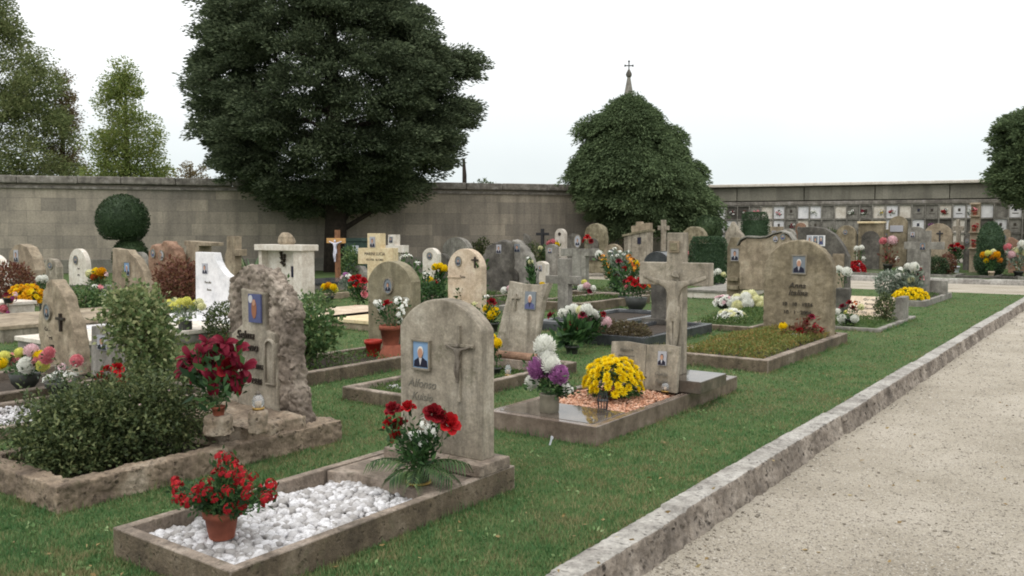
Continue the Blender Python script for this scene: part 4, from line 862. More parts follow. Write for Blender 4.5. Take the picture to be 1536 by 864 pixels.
def bollard(label, px, base, w, h, z0):
    u, v = G(px, base, z0); k = W(u, v)[1] / F_PX; r = root('stone_bollard', label, 'stone bollard', u, v, z0); mb = MB(); a, hh = w * k / 2, h * k
    mb.lathe([(a * 1.05, 0), (a, hh * .1), (a * .95, hh * .5), (a * 1.0, hh * .9), (a * .9, hh)], n=14); put('shaft', remeshed(mb, M['roughkerb'], .012, .006, 14, disp2=.004), r); return u, v, z0 + hh
LZ = .25
bu, bv, bz = bollard('short cylindrical stone bollard carrying the glass lantern by the rock headstone', 388, 648, 30, 34, LZ)
def lantern(label, u, v, z, r_, h, mat='glassy'):
    o = root('grave_lantern', label, 'grave lantern', u, v, z); mb = MB(); mb.lathe([(r_ * .75, 0), (r_, h * .06), (r_, h * .12), (r_ * .7, h * .14)], n=16); mb.obj('base', M['brass'], o, smooth=True)
    mb = MB(); mb.lathe([(r_ * .6, h * .13), (r_ * .95, h * .3), (r_ * .98, h * .5), (r_ * .7, h * .72), (r_ * .35, h * .82)], n=16, cap=False); mb.obj('glass', M['glassy'], o, smooth=True)
    mb = MB(); mb.lathe([(r_ * .38, h * .81), (r_ * .5, h * .84), (r_ * .3, h * .93), (r_ * .1, h), (.001, h * 1.02)], n=12, cap=False); mb.obj('cap', M['greybronze'], o, smooth=True)
    mb = MB(); mb.lathe([(r_ * .4, h * .13), (r_ * .4, h * .45)], n=12); mb.obj('candle', M['candle'], o, smooth=True); return o
m, nt, nd, lk = newmat('lantern_glass'); b = N(nt, 'ShaderNodeBsdfPrincipled'); b.inputs['Base Color'].default_value = (.8, .82, .84, 1); b.inputs['Roughness'].default_value = .12; b.inputs['Transmission Weight'].default_value = .75; b.inputs['IOR'].default_value = 1.3
o = N(nt, 'ShaderNodeOutputMaterial'); lk.new(b.outputs[0], o.inputs[0]); M['glassy'] = m
lantern('round clear glass lantern on the stone bollard by the rock headstone', bu, bv, bz, .042, .13)
bu, bv, bz = bollard('squat stone bollard below the crimson lilies', 328, 650, 44, 28, LZ)
k_ = W(bu, bv)[1] / F_PX
bouquet('pot of large crimson lilies in front of the rock headstone', 328, 625, [(283, 533, 22, 'lily', 'crimson'), (302, 528, 22, 'lily', 'crimson'), (327, 538, 27, 'lily', 'crimson'), (298, 556, 24, 'lily', 'crimson'), (320, 570, 20, 'lily', 'crimson'), (352, 525, 22, 'lily', 'crimson'), (366, 552, 24, 'lily', 'crimson'), (350, 565, 20, 'lily', 'crimson'), (310, 512, 18, 'lily', 'crimson'), (337, 513, 18, 'lily', 'crimson'), (276, 552, 20, 'lily', 'crimson'), (358, 575, 16, 'lily', 'darkred'), (312, 548, 17, 'rose', 'crimson'), (340, 552, 16, 'rose', 'darkred'), (290, 545, 15, 'rose', 'crimson'), (330, 522, 14, 'rose', 'crimson')], ('pot', 'terra', 22, 14), z0=bz, v=bv, nleaf=150, leafL=.09, spread=.55, face=.8)
u, v = G(326, 662, .055); r = root('field_stone', 'rounded tan field stone lying in the shrub bed', 'stone', u - .02, v - .08, .04); mb = MB(); mb.lathe([(.02, 0), (.1, .01), (.11, .035), (.07, .06), (.01, .065)], n=14); put('boulder', remeshed(mb, M['tan2'], .012, .012, 9), r, scale=(1.15, .9, 1))
sb, P = bush('shrub', 'wide dark leafy shrub filling the rock kerbed bed', 'shrub', -5.48, 2.98, .05, [(-.02, -.26, .2, .31, .32, .23), (.04, .25, .24, .32, .38, .29), (-.22, -.12, .22, .29, .4, .26), (-.06, .06, .32, .31, .48, .24)], 24000, .032, LEAF['shrub'], .016, noise_amp=.55, shell=.4, sprigs=620, sprig_len=.17)
for i, k in enumerate(RNG.choice(len(P), 90, replace=False)):
    if P[k][2] > .3 and i < 60: put('bloom', bloom('floret', random.choice(['white', 'lemon', 'palepink'])), sb, P[k] * 1.03, (random.uniform(-1, 1), random.uniform(-1, 1), 0), random.uniform(.006, .012))
bush('shrub', 'tall variegated cream and green shrub left of the rock headstone', 'shrub', HV(214, 600, 4.5)[0], 4.5, 0, [(-.08, 0, .92, .3, .28, .16), (-.1, 0, .72, .34, .3, .24), (.1, 0, .6, .32, .3, .26), (.2, 0, .4, .22, .24, .3), (.1, 0, .2, .2, .24, .25)], 4600, .05, LEAF['ivy'], .036, noise_amp=.55, shell=.3, sprigs=90, sprig_len=.16)

# ================================================================== STONES FAR LEFT OF THE FRONT ROW
C = Stone('low cracked grey headstone with a small portrait, half hidden by the variegated shrub', 136, 215, 490, 604, 4.75)
C.slab(C.poly([(136, 606), (222, 606), (220, 497), (185, 492), (137, 489)]), .12, 'grey'); C.photo(147, 502, 162, 526, 'grey', frame=False); C.plinth(.06, .06, .1, .06, 'grey'); C.text(176, 545, 8, 'Pietro', 'letter')
Eh = Stone('tall sail shaped stone with a rough reddish right edge and an oval portrait', 57, 120, 420, 590, 4.7)
Eh.rough(Eh.poly([(60, 592), (121, 592), (119, 560), (116, 530), (112, 500), (104, 470), (96, 445), (86, 428), (77, 419), (70, 424), (64, 440), (59, 470), (58, 500), (59, 540)]), .15, 'tan2', .02, .016, 6)
Eh.photo(67, 456, 77, 480, 'dim', oval=True); Eh.text(72, 496, 6, 'Carlo', 'bronze'); Eh.text(75, 509, 6, 'Berti', 'bronze'); Eh.text(74, 521, 5, '1931 1999', 'bronze'); Eh.cross(92, 470, 497, 86, 98, 478, t=.03, mat='bronze')
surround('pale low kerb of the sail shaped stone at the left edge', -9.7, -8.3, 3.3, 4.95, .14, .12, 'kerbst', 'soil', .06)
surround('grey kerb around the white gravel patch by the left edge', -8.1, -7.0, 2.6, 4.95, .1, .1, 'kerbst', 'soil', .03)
pebbles('pebbles', 'small white gravel bed behind the dark shrub at the left edge', 'pebbles', -7.98, -7.12, 2.72, 3.7, .05, 800, .02, M['pebw'], sub=1)
bouquet('low bouquet of pink, yellow and white chrysanthemums at the left edge', 38, 583, [(40, 548, 11, 'mum', 'white'), (47, 527, 9, 'mum', 'palepink'), (20, 540, 9, 'mum', 'pink'), (8, 536, 8, 'mum', 'lemon'), (3, 546, 8, 'mum', 'yellow'), (60, 535, 8, 'mum', 'yellow'), (64, 548, 8, 'mum', 'lemon'), (30, 530, 7, 'mum', 'lemon'), (70, 536, 9, 'mum', 'pink'), (74, 528, 7, 'mum', 'pink'), (54, 543, 7, 'mum', 'pink')], ('bowl', 'darkpot', 44, 24), z0=.1, nleaf=300)
bouquet('plastic pot of grey white flowers beside one pink carnation', 92, 597, [(75, 570, 10, 'floret', 'white'), (88, 566, 10, 'floret', 'white'), (98, 572, 9, 'floret', 'palepink'), (84, 576, 9, 'floret', 'white'), (105, 562, 8, 'floret', 'white'), (115, 541, 8, 'mum', 'pink'), (92, 552, 7, 'floret', 'palepink')], ('pot', 'darkpot', 44, 26), z0=.1, nleaf=240, leaf='grey')
bouquet('small clump of bright red flowers in front of the cracked low headstone', 170, 598, [(160, 556, 9, 'rose', 'red'), (176, 553, 9, 'rose', 'red'), (184, 569, 9, 'rose', 'scarlet'), (162, 572, 8, 'rose', 'darkred'), (150, 566, 7, 'rose', 'red'), (174, 578, 7, 'rose', 'darkred')], ('pot', 'darkpot', 26, 14), z0=.08, nleaf=220, leaf='redbush')

# ================================================================== POLISHED GRAVE WITH THE TALL CROSS
surround('polished red brown granite grave border with a wet reflecting front slab', -4.24, -3.21, 5.48, 8.3, .15, .07, 'granite', 'granite', .1, bevel=.006)
mb = MB(); mb.box((-.0, 0, 0), (.885, .52, .05)); r = root('granite_slab', 'wet shiny granite slab at the front end of the orange gravel bed', 'stone slab', -3.725, 5.81, .128); mb.obj('slab', M['wet'], r, bevel=.004)
mb = MB(); mb.box((0, 0, 0), (.885, 1.0, .04)); r = root('granite_slab', 'dark granite slab carrying the stone book and the tall cross', 'stone slab', -3.725, 7.72, .125); mb.obj('slab', M['granite'], r, bevel=.004)
pebbles('gravel', 'orange pink stone chips around the yellow chrysanthemums', 'gravel', -4.13, -3.32, 6.09, 7.2, .115, 2600, .013, M['pebo'], sub=1, layers=2, flat=.8)
X = Stone('tall tan stone cross carved with a crucified figure', 998, 1021, 349, 562, 7.36, .27, cat='stone cross', name='stone_cross')
mb = MB(); hw = X.w / 2; za0, za1 = X.loc(1010, 428)[1], X.loc(1010, 394)[1]; xl, xr = X.loc(959, 410)[0], X.loc(1062, 410)[0]
mb.extr([(-hw, 0), (hw, 0), (hw, za0), (xr, za0), (xr, za1), (hw, za1), (hw, X.h), (-hw, X.h), (-hw, za1), (xl, za1), (xl, za0), (-hw, za0)], 0, .135); mb.obj('cross', M['tan'], X.r, bevel=.008)
corpus(X.r, 0.0, -.005, X.loc(1010, 530)[1], (X.loc(1010, 402)[1] - X.loc(1010, 530)[1]) * 1.02, 'tan', .34)
mb = MB(); zz = X.loc(1010, 370)[1]; mb.box((0, -.006, zz), (.1, .02, .11)); pl_ = mb.obj('plaque', M['tan2'], X.r, bevel=.006); mb = MB(); mb.box((0, -.02, zz), (.065, .012, .07)); mb.obj('plaque_panel', M['olive'], pl_, bevel=.004)
mb = MB(); mb.box((hw * 1.0, .05, -.055), (.62, .6, .11)); mb.obj('plinth', M['wet'], X.r, bevel=.006)
bk = Stone('open stone book with a portrait leaning before the tall cross', 917, 1018, 516, 578, 7.1, .15, tilt=-.12, cat='stone book', name='stone_book')
ws = bk.w; hb = bk.h * 1.02
mb = MB(); mb.extr([(0, 0), (ws / 2, 0), (ws / 2, hb * .97), (ws * .3, hb), (0.0, hb * .96)], 0, .045); mb.v = [(x, y - .05 * (x / (ws / 2)) ** .7, z) if x > 0 else (x, y, z) for x, y, z in mb.v]; mb.obj('right_page', M['tan'], bk.r, bevel=.004)
mb = MB(); mb.extr([(-ws / 2, 0), (-.004, 0), (-.004, hb * .96), (-ws * .3, hb), (-ws / 2, hb * .97)], 0, .045); mb.v = [(x, y - .05 * (abs(x) / (ws / 2)) ** .7, z) for x, y, z in mb.v]; mb.obj('left_page', M['tan'], bk.r, bevel=.004)
portrait(bk.r, ws * .27, hb * .7, .085, .13, 'grey', frame=False, y=-.042); inscription(bk.r, 'Guido', ws * .26, hb * .33, .05, 'letter_soft', .3, y=-.046); inscription(bk.r, 'Perin', ws * .26, hb * .17, .05, 'letter_soft', .3, y=-.046)
for q, s in enumerate(('Riposa nella', 'pace dei giusti', 'i tuoi cari')): inscription(bk.r, s, -ws * .26, hb * (.8 - .13 * q), .03, 'letter_soft', .2, y=-.046)
u, v = G(999, 588, .15); lantern('round glass lamp at the foot of the stone book', u, v, .15, .045, .11)
bouquet('grey stone vase of white and purple chrysanthemums on the wet slab', 824, 618, [(817, 519, 16, 'mum', 'white'), (821, 540, 15, 'mum', 'white'), (827, 548, 12, 'mum', 'white'), (810, 553, 16, 'mum', 'purple'), (838, 562, 14, 'mum', 'purple'), (799, 574, 12, 'mum', 'white'), (823, 556, 10, 'mum', 'purple'), (848, 577, 6, 'floret', 'white'), (854, 585, 6, 'floret', 'white'), (845, 588, 5, 'floret', 'white')], ('vase', 'vase', 30, 28), z0=.153, v=5.72, nleaf=260, leafL=.05, spread=.35)
dome('large pot of bright yellow chrysanthemums on the orange chips', 920, 606, 43, 36, 'yellow', 100, ('pot', 'terra', 34, 16), z0=.13, br=7.6, v=6.62, lift=2)
r = root('wire_basket', 'small dark wire lantern basket beside the yellow chrysanthemum pot', 'wire basket', *G(904, 614, .135), .13); mb = MB(); 
for i in range(10):
    a = 2 * PI * i / 10; mb.tube([(.035 * math.cos(a), .035 * math.sin(a), 0), (.045 * math.cos(a), .045 * math.sin(a), .08), (.03 * math.cos(a), .03 * math.sin(a), .15)], .003, 4)
mb.lathe([(.036, 0), (.038, .005)], n=14); mb.lathe([(.045, .078), (.046, .084)], n=14); mb.obj('basket', M['iron'], r)
r = root('plant_tag', 'tiny white plastic tag stuck in the lawn by the granite border', 'plant tag', *G(826, 668, 0), 0); mb = MB(); mb.box((0, 0, .025), (.014, .003, .06), ry=.3); mb.box((.012, 0, .06), (.022, .0035, .022), ry=.3); mb.obj('tag', M['wpot'], r)

# ================================================================== SECOND COLUMN: scroll stone grave and neighbours
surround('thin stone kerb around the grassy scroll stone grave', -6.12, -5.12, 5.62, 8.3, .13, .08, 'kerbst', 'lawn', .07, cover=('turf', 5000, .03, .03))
pebbles('pebbles', 'little heap of white gravel behind the nearest arched headstone', 'pebbles', -5.9, -5.45, 6.0, 6.7, .08, 420, .02, M['pebw'], sub=1)
Sc = Stone('leaning stone scroll headstone with a cross and a saint picture', 750, 808, 423, 535, 7.7, .2, tilt=-.1)
pl0 = Sc.poly([(737, 537), (800, 537), (803, 500), (809, 450), (817, 424), (800, 427), (775, 425), (757, 421), (755, 445), (748, 480), (742, 515)]); Sc.slab(pl0, .09, 'tan', bevel=.01)
Sc.cross(769, 441, 466, 763, 776, 447, t=.02, mat='tan'); Sc.photo(783, 437, 799, 465, 'lady', frame=False)
mb = MB(); mb.box((0, .06, -.06), (Sc.w + .35, .4, .11)); mb.obj('plinth', M['kerbst'], Sc.r, bevel=.01)
mb = MB(); zc = .035; mb.tube([(-.36, -.07, zc), (.28, -.07, zc)], .045, 14); mb.tube([(.28, -.07, zc), (.30, -.07, zc)], .03, 12); mb.obj('scroll_roll', M['redrock'], Sc.r, smooth=False)
u, v = G(762, 560, .13); lantern('clear cone shaped glass lamp before the scroll headstone', u, v, .1, .035, .15)
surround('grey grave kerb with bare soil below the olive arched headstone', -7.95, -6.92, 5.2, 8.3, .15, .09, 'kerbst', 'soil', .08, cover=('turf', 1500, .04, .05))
mA = stdarch('olive grey arched headstone with an oval portrait behind the front stone', 553, 618, 392, 545, 'olive', .33, .17, v=7.75, plinth=(.07, .14)); mA.photo(577, 418, 589, 440, 'dim', oval=True)
bouquet('terracotta pot of white cyclamen with one red bloom', 586, 520, [(566, 455, 8, 'floret', 'white'), (574, 466, 8, 'floret', 'white'), (596, 452, 8, 'floret', 'white'), (604, 460, 8, 'floret', 'white'), (600, 470, 8, 'floret', 'white'), (581, 456, 7, 'rose', 'scarlet'), (608, 452, 6, 'floret', 'white'), (598, 480, 6, 'floret', 'white'), (570, 460, 6, 'floret', 'white')], ('pot', 'terra', 34, 30), z0=.25, v=7.45, nleaf=200)
r = root('flower_pot', 'upturned terracotta pot used as a stand below the white cyclamen', 'flower pot', HV(588, 540, 7.45)[0], 7.45, .08); k = W(HV(588, 540, 7.45)[0], 7.45)[1] / F_PX; mb = MB(); mb.lathe([(22 * k, 0), (18 * k, 10 * k), (13 * k, 22 * k), (12.5 * k, .17)], n=20); mb.obj('pot', M['terra'], r)
r = root('flower_pot', 'dark plastic pot standing left of the white cyclamen', 'flower pot', HV(560, 530, 7.5)[0], 7.5, .08); container(r, 'pot', 'redpot', .22, .2)
rbq, P = bush('rose_bush', 'leafy rose bush with a few faded pink roses beside the rock headstone', 'rose bush', -7.6, 6.3, .1, [(-.3, .0, .62, .2, .2, .12), (0, 0, .32, .36, .4, .3), (-.25, .1, .45, .3, .3, .28), (.2, .1, .4, .3, .3, .25)], 3800, .06, LEAF['rose'], .036, noise_amp=.5, shell=.35, sprigs=60, sprig_len=.25)
for k in RNG.choice(len(P), 14, replace=False): put('bloom', bloom('rose', random.choice(['palepink', 'palepink', 'pink'])), rbq, P[k] * 1.04, (random.uniform(-.8, .8), random.uniform(-.8, .8), 0), random.uniform(.025, .04))
# dark grave with brown hedge behind the tall cross
surround('dark polished kerb behind the tall stone cross', -6.4, -5.42, 10.55, 12.9, .16, .1, 'darkgran', 'soil', .1)
bush('low_hedge', 'low brown clipped hedge across the foot of a grave', 'hedge', -5.95, 10.75, .08, [(-.25, 0, .1, .35, .2, .17), (.18, 0, .1, .35, .2, .17), (0, .1, .1, .5, .2, .17)], 5000, .035, LEAF['brownhedge'], noise_amp=.1)
dk = Stone('narrow dark stone half hidden behind the tall cross', 974, 999, 408, 486, 12.75, .1); dk.rough(arch_poly(dk.w, dk.h, dk.w * .3), .2, 'dark', .04, .02, 5); dk.plinth(.12, .1, mat='dark')
dc = Stone('plain grey stone cross with broad arms behind a row of white flowers', 836, 852, 388, 490, 12.6, 0, cat='stone cross', name='stone_cross'); hw = dc.w / 2; z0_, z1_ = dc.loc(845, 426)[1], dc.loc(845, 414)[1]; xl, xr = dc.loc(818, 420)[0], dc.loc(866, 420)[0]
dc.slab([(-hw, 0), (hw, 0), (hw, z0_), (xr, z0_), (xr, z1_), (hw, z1_), (hw, dc.h), (-hw, dc.h), (-hw, z1_), (xl, z1_), (xl, z0_), (-hw, z0_)], .14, 'grey', name='cross')
bouquet('long row of white and magenta blooms at the foot of the grey cross', 872, 505, [(844, 470, 7, 'mum', 'white'), (852, 466, 7, 'mum', 'white'), (861, 465, 8, 'mum', 'white'), (871, 466, 7, 'mum', 'cream'), (880, 465, 8, 'mum', 'white'), (890, 471, 7, 'mum', 'white'), (884, 477, 7, 'mum', 'palepink'), (900, 478, 7, 'mum', 'white'), (909, 483, 7, 'mum', 'palepink'), (874, 473, 6, 'rose', 'crimson'), (893, 479, 6, 'rose', 'crimson'), (827, 474, 7, 'rose', 'crimson'), (868, 478, 6, 'rose', 'pink'), (904, 472, 5, 'rose', 'darkred')], None, v=10.2, nleaf=420, leafL=.08)
bouquet('spiky red brown bromeliad with green blades left of the brown hedge', 858, 518, [(853, 490, 8, 'lily', 'darkred'), (861, 497, 9, 'lily', 'darkred'), (850, 500, 7, 'lily', 'pink'), (866, 488, 7, 'lily', 'darkred'), (857, 484, 7, 'lily', 'darkred')], ('pot', 'darkpot', 22, 12), v=9.6, nleaf=160, leafL=.14)

# ================================================================== REST OF THE FRONT ROW
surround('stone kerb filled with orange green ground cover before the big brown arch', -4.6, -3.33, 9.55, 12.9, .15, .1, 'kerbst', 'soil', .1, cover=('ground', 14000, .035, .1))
Pp = Stone('large brown rough textured arched headstone with a portrait of a white haired person', 1143, 1247, 360, 520, 12.4, .05)
Pp.rough([(-Pp.w * .5 + x * 0, z) if False else (x, z) for x, z in arch_poly(Pp.w, Pp.h, Pp.w * .45, 26)], .2, 'brownst', .022, .007, 12, disp2=.008)
Pp.photo(1190, 384, 1208, 410, 'elder'); Pp.text(1196, 432, 9, 'Anna', 'letter', .25, y=-.01, depth=.008); Pp.text(1197, 443, 9, 'Italina', 'letter', .25, y=-.01, depth=.008); Pp.text(1196, 459, 6, '10 · 10 · 1934', 'letter', y=-.01, depth=.008); Pp.text(1196, 471, 6, '10 · 1 · 2004', 'letter', y=-.01, depth=.008)
bouquet('white box of red and dark flowers with a single yellow globe bloom', 1192, 530, [(1175, 490, 6, 'mum', 'yellow'), (1193, 499, 6, 'rose', 'red'), (1200, 497, 6, 'rose', 'scarlet'), (1204, 500, 5, 'rose', 'pink'), (1217, 476, 6, 'rose', 'crimson'), (1210, 484, 5, 'rose', 'darkred'), (1223, 490, 5, 'floret', 'darkred'), (1232, 495, 5, 'floret', 'darkred'), (1170, 500, 5, 'floret', 'pink')], ('pot', 'wpot', 18, 12), z0=.12, v=11.75, nleaf=300, leaf='redbush', leafL=.06)
surround('low grey kerb of a grassy plot with a tilted pink plaque', -4.4, -3.25, 14.55, 17.3, .06, .09, 'grey', 'lawn', .05, cover=('turf', 3000, .04, .04))
tp = Stone('tilted pale pink inscribed slab beside a grey upright in the grassy plot', 1268, 1334, 446, 482, 16.2, .05, tilt=-.75, cat='stone plaque', name='stone_plaque')
tp.slab([(-tp.w / 2, 0), (tp.w / 2, 0), (tp.w / 2, tp.h * 1.35), (-tp.w / 2, tp.h * 1.35)], .08, 'pink')
for q in range(4): inscription(tp.r, ('Qui riposa', 'Famiglia', 'Zanetti', '1926 - 1998')[q], 0, tp.h * (1.1 - .26 * q), .07, 'letter_soft', .1, y=-.001)
u, v = G(1346, 480, .05); bx = root('stone_block', 'small grey upright stone at the right end of the tilted pink slab', 'stone block', u, 16.5, .04); mb = MB(); mb.extr([(-.09, 0), (.1, 0), (.1, .42), (-.02, .42)], -.2, .3); mb.obj('block', M['grey'], bx, bevel=.012)
bouquet('mixed bunch of white, cream and dark red flowers beside the big brown arch', 1275, 496, [(1263, 478, 6, 'mum', 'white'), (1270, 484, 6, 'mum', 'white'), (1262, 488, 5, 'mum', 'white'), (1276, 490, 5, 'mum', 'white'), (1282, 478, 5, 'mum', 'white'), (1256, 468, 5, 'mum', 'white'), (1264, 461, 6, 'rose', 'crimson'), (1279, 464, 6, 'rose', 'darkred'), (1274, 455, 5, 'rose', 'darkred'), (1270, 470, 5, 'floret', 'lemon'), (1291, 461, 5, 'mum', 'cream'), (1284, 456, 5, 'floret', 'rust')], ('pot', 'darkpot', 20, 12), v=14.9, z0=.04, nleaf=260)
bush('shrub', 'small dark shrub at the corner of the tilted pink slab', 'shrub', HV(1328, 480, 16.0)[0], 15.9, .05, [(0, 0, .25, .16, .18, .26)], 900, .05, LEAF['shrub'])
surround('narrow grey kerb around the yellow chrysanthemums and the far stone cross', -4.75, -3.62, 20.2, 23.6, .13, .1, 'grey', 'soil', .08, cover=('turf', 1600, .05, .06))
xc_ = Stone('grey brown stone cross with a white portrait at the crossing beyond the yellow flowers', 1379, 1392, 346, 452, 22.6, .1, cat='stone cross', name='stone_cross')
hw = xc_.w / 2; z0_, z1_ = xc_.loc(1385, 374)[1], xc_.loc(1385, 363)[1]; xl, xr = xc_.loc(1356, 368)[0], xc_.loc(1415, 368)[0]
xc_.slab([(-hw, 0), (hw, 0), (hw, z0_), (xr, z0_), (xr, z1_), (hw, z1_), (hw, xc_.h), (-hw, xc_.h), (-hw, z1_), (xl, z1_), (xl, z0_), (-hw, z0_)], .2, 'grey', name='cross'); xc_.photo(1380, 364, 1388, 375, 'dim')
u, v = HV(1406, 447, 22.9)[0], 22.9; bx = root('stone_block', 'small grey stone block to the right of the far grey brown cross', 'stone block', u, v, .05); mb = MB(); mb.box((0, 0, .2), (.42, .25, .42)); mb.obj('block', M['grey'], bx, bevel=.015)
dome('round bed of yellow chrysanthemums in front of the far grey brown cross', 1366, 454, 24, 13, 'yellow', 80, None, v=20.9, z0=.1, br=4.5)
bouquet('loose white, pink and green bouquet leaning on the far grey brown cross', 1368, 440, [(1351, 418, 8, 'mum', 'white'), (1367, 420, 5, 'mum', 'cream'), (1371, 401, 7, 'mum', 'white'), (1362, 400, 5, 'mum', 'white'), (1376, 411, 5, 'rose', 'pink'), (1381, 417, 5, 'rose', 'pink'), (1378, 405, 5, 'rose', 'darkred'), (1350, 406, 5, 'floret', 'white')], None, v=22.0, nleaf=420, leaf='grey', leafL=.13)
bush('shrub', 'grey green shrub left of the yellow chrysanthemum bed', 'shrub', HV(1333, 445, 22.2)[0], 22.2, .08, [(0, 0, .3, .33, .3, .32), (.3, 0, .22, .25, .25, .24)], 1800, .07, LEAF['grey'])

# ================================================================== MIDDLE GROUND, right of the tall cross
surround('low scalloped kerb around a grass plot with white chrysanthemums', -6.0, -4.9, 13.25, 16.4, .1, .09, 'kerbst', 'lawn', .09, cover=('turf', 5000, .05, .08), jitter=.01)
dome('flat white chrysanthemum cushion lowest of the three white groups', 1097, 470, 22, 13, ['white', 'cream'], 64, None, v=14.0, z0=.1, br=5.0)
dome('cluster of large creamy globe chrysanthemums left of the big brown arch', 1121, 450, 22, 12, ['cream', 'cream', 'white'], 16, ('bowl', 'darkpot', 30, 10), v=16.0, z0=.1, br=8.5, kind='mum')
dome('greyish white chrysanthemum clump at the left of three white groups', 1085, 447, 13, 10, ['white', 'palepink'], 44, ('bowl', 'darkpot', 20, 8), v=16.2, z0=.1, br=4)
wv = Stone('wide stone slab with a wave shaped top behind the white chrysanthemums', 1108, 1188, 349, 436, 18.2); pts = [(1108, 436), (1188, 436), (1188, 362), (1182, 353), (1172, 349), (1160, 352), (1150, 357), (1138, 358), (1120, 357), (1112, 361), (1108, 368)]
wv.rough(wv.poly(pts), .25, 'tan2', .04, .02, 5); mb = MB(); cp = wv.poly([(1106, 369), (1111, 360), (1120, 356), (1138, 357), (1150, 356), (1160, 351), (1172, 348), (1183, 352), (1190, 362)]); up = [(x, z + .035) for x, z in cp]; mb.extr(cp + up[::-1], -.04, .29); mb.obj('wave_cap', M['grey'], wv.r, bevel=.006)
wv.photo(1160, 354, 1167, 363, 'grey', oval=True); wv.photo(1171, 351, 1178, 360, 'lady', oval=True)
sb_ = Stone('brown stone pillar with a square portrait and stepped ridges', 1090, 1110, 356, 430, 18.5); sb_.slab([(-sb_.w / 2, 0), (sb_.w / 2, 0), (sb_.w / 2, sb_.h), (-sb_.w / 4, sb_.h), (-sb_.w / 2, sb_.h * .86)], .3, 'brownst'); sb_.photo(1097, 373, 1108, 391, 'grey')
mb = MB()
for q in range(3): mb.box((0, -.03, sb_.h * (.12 + .13 * q)), (sb_.w * .8, .06, sb_.h * .06))
mb.obj('ridge', M['brownst'], sb_.r, bevel=.01)
pt = Stone('pale pointed stone with a notched slope left of the dark hedge block', 1085, 1121, 331, 402, 27.0, 0.0); pt.rough(pt.poly([(1085, 402), (1121, 402), (1121, 362), (1110, 350), (1098, 331), (1088, 348), (1085, 360)]), .3, 'tan', .06, .02, 3)
d3 = Stone('dark grey curved headstone carrying a white strip of three portraits', 1196, 1272, 340, 452, 20.6, 0); d3.slab(d3.poly([(1196, 452), (1272, 452), (1272, 385), (1264, 368), (1252, 352), (1238, 343), (1220, 340), (1196, 341)]), .25, 'dark', bevel=.02)
for q, stl in enumerate(('grey', 'dim', 'lady')): d3.photo(1211.5 + 8.5 * q, 354, 1218 + 8.5 * q, 367, stl, frame=False)
mb = MB(); a, b = d3.loc(1210, 369), d3.loc(1238, 353); mb.box(((a[0] + b[0]) / 2, -.004, (a[1] + b[1]) / 2), (b[0] - a[0], .01, b[1] - a[1])); mb.obj('portrait_panel', M['white'], d3.r)
mb = MB(); mb.box((d3.w * .3, -.02, d3.h * .33), (d3.w * .22, .04, d3.h * .62)); mb.obj('side_panel', M['tan2'], d3.r, bevel=.008)
u, v = HV(1265, 445, 18.0)[0], 18.0; r = root('stone_post', 'short grey stone post topped by white pompom flowers', 'stone post', u, v, 0); mb = MB(); mb.box((0, 0, .24), (.26, .26, .5)); mb.obj('post', M['dark'], r, bevel=.02)
bouquet('two white pompom chrysanthemums on the short grey post', 1265, 412, [(1270, 408, 6.5, 'mum', 'white'), (1258, 405, 5.5, 'mum', 'white')], None, v=18.0, z0=.49, nleaf=30)

# ---- beyond the cross path (ground rises): v about 34 to 38
def far(label, pl, pr, top, base, mat, shape='arch', rise=.4, v=None, t=.22, **k):
    vv = v or 35.5; zb = max(0, min(.3, (vv - 33.15) * .05)); s = Stone(label, pl, pr, top, base, vv, zb - .02, **k)
    if shape == 'arch': s.slab(arch_poly(s.w, s.h, s.w * rise), t, mat, bevel=.02)
    elif shape == 'round': s.slab(arch_poly(s.w, s.h, s.w * .5), t, mat, bevel=.02)
    elif shape == 'rect': s.slab([(-s.w / 2, 0), (s.w / 2, 0), (s.w / 2, s.h), (-s.w / 2, s.h)], t, mat, bevel=.02)
    elif isinstance(shape, list): s.slab(s.poly(shape), t, mat, bevel=.02)
    return s
a1 = far('small buff arched stone right of the dark three portrait headstone', 1253, 1282, 338, 400, 'brownst', v=36); a1.photo(1265, 345, 1271, 352, 'dim', oval=True)
a2 = far('brown stone arch set inside a square pale frame', 1286, 1324, 335, 400, 'brownst', 'rect', v=36.2, t=.3); mb = MB(); mb.extr(arch_poly(a2.w * .72, a2.h * .84, a2.w * .3, 14), -.05, 0); mb.obj('inner_arch', M['dark'], a2.r, bevel=.02); mb = MB(); mb.box((0, .12, a2.h + .04), (a2.w * 1.06, .42, .08)); mb.obj('cap', M['cream'], a2.r, bevel=.01)
a3 = far('buff arched stone with a pale blue plaque near the niche wall', 1331, 1359, 324, 392, 'brownst', v=37.2); mb = MB(); p_ = a3.loc(1345, 343); mb.box((p_[0], -.02, p_[1]), (a3.w * .7, .04, .26)); mb.obj('plaque', M['pgrey'], a3.r, bevel=.01)
a4 = far('wide buff arched stone bearing a dark metal cross', 1384, 1427, 335, 398, 'tan2', v=36.6); a4.cross(1410, 346, 362, 1405, 1415, 350, t=.05, mat='iron')
a5 = far('pale twin stone cross in front of the niche wall', 1428, 1445, 329, 385, 'tan', [(1425, 385), (1448, 385), (1448, 364), (1440, 362), (1440, 346), (1445, 346), (1445, 339), (1439, 339), (1439, 329), (1434, 329), (1434, 339), (1428, 339), (1428, 346), (1434, 346), (1434, 362), (1425, 364)], v=37.4)
pil = root('flower_pillar', 'pale pillar of stacked shelves with small red flower pots by the clipped cone', 'stone pillar', HV(1461, 395, 36)[0], 36, .14); mb = MB(); k = W(0, 36)[1] / F_PX * 1.2
mb.box((0, 0, 1.3), (.3, .3, 2.6)); mb.obj('shaft', M['tan2'], pil, bevel=.02)
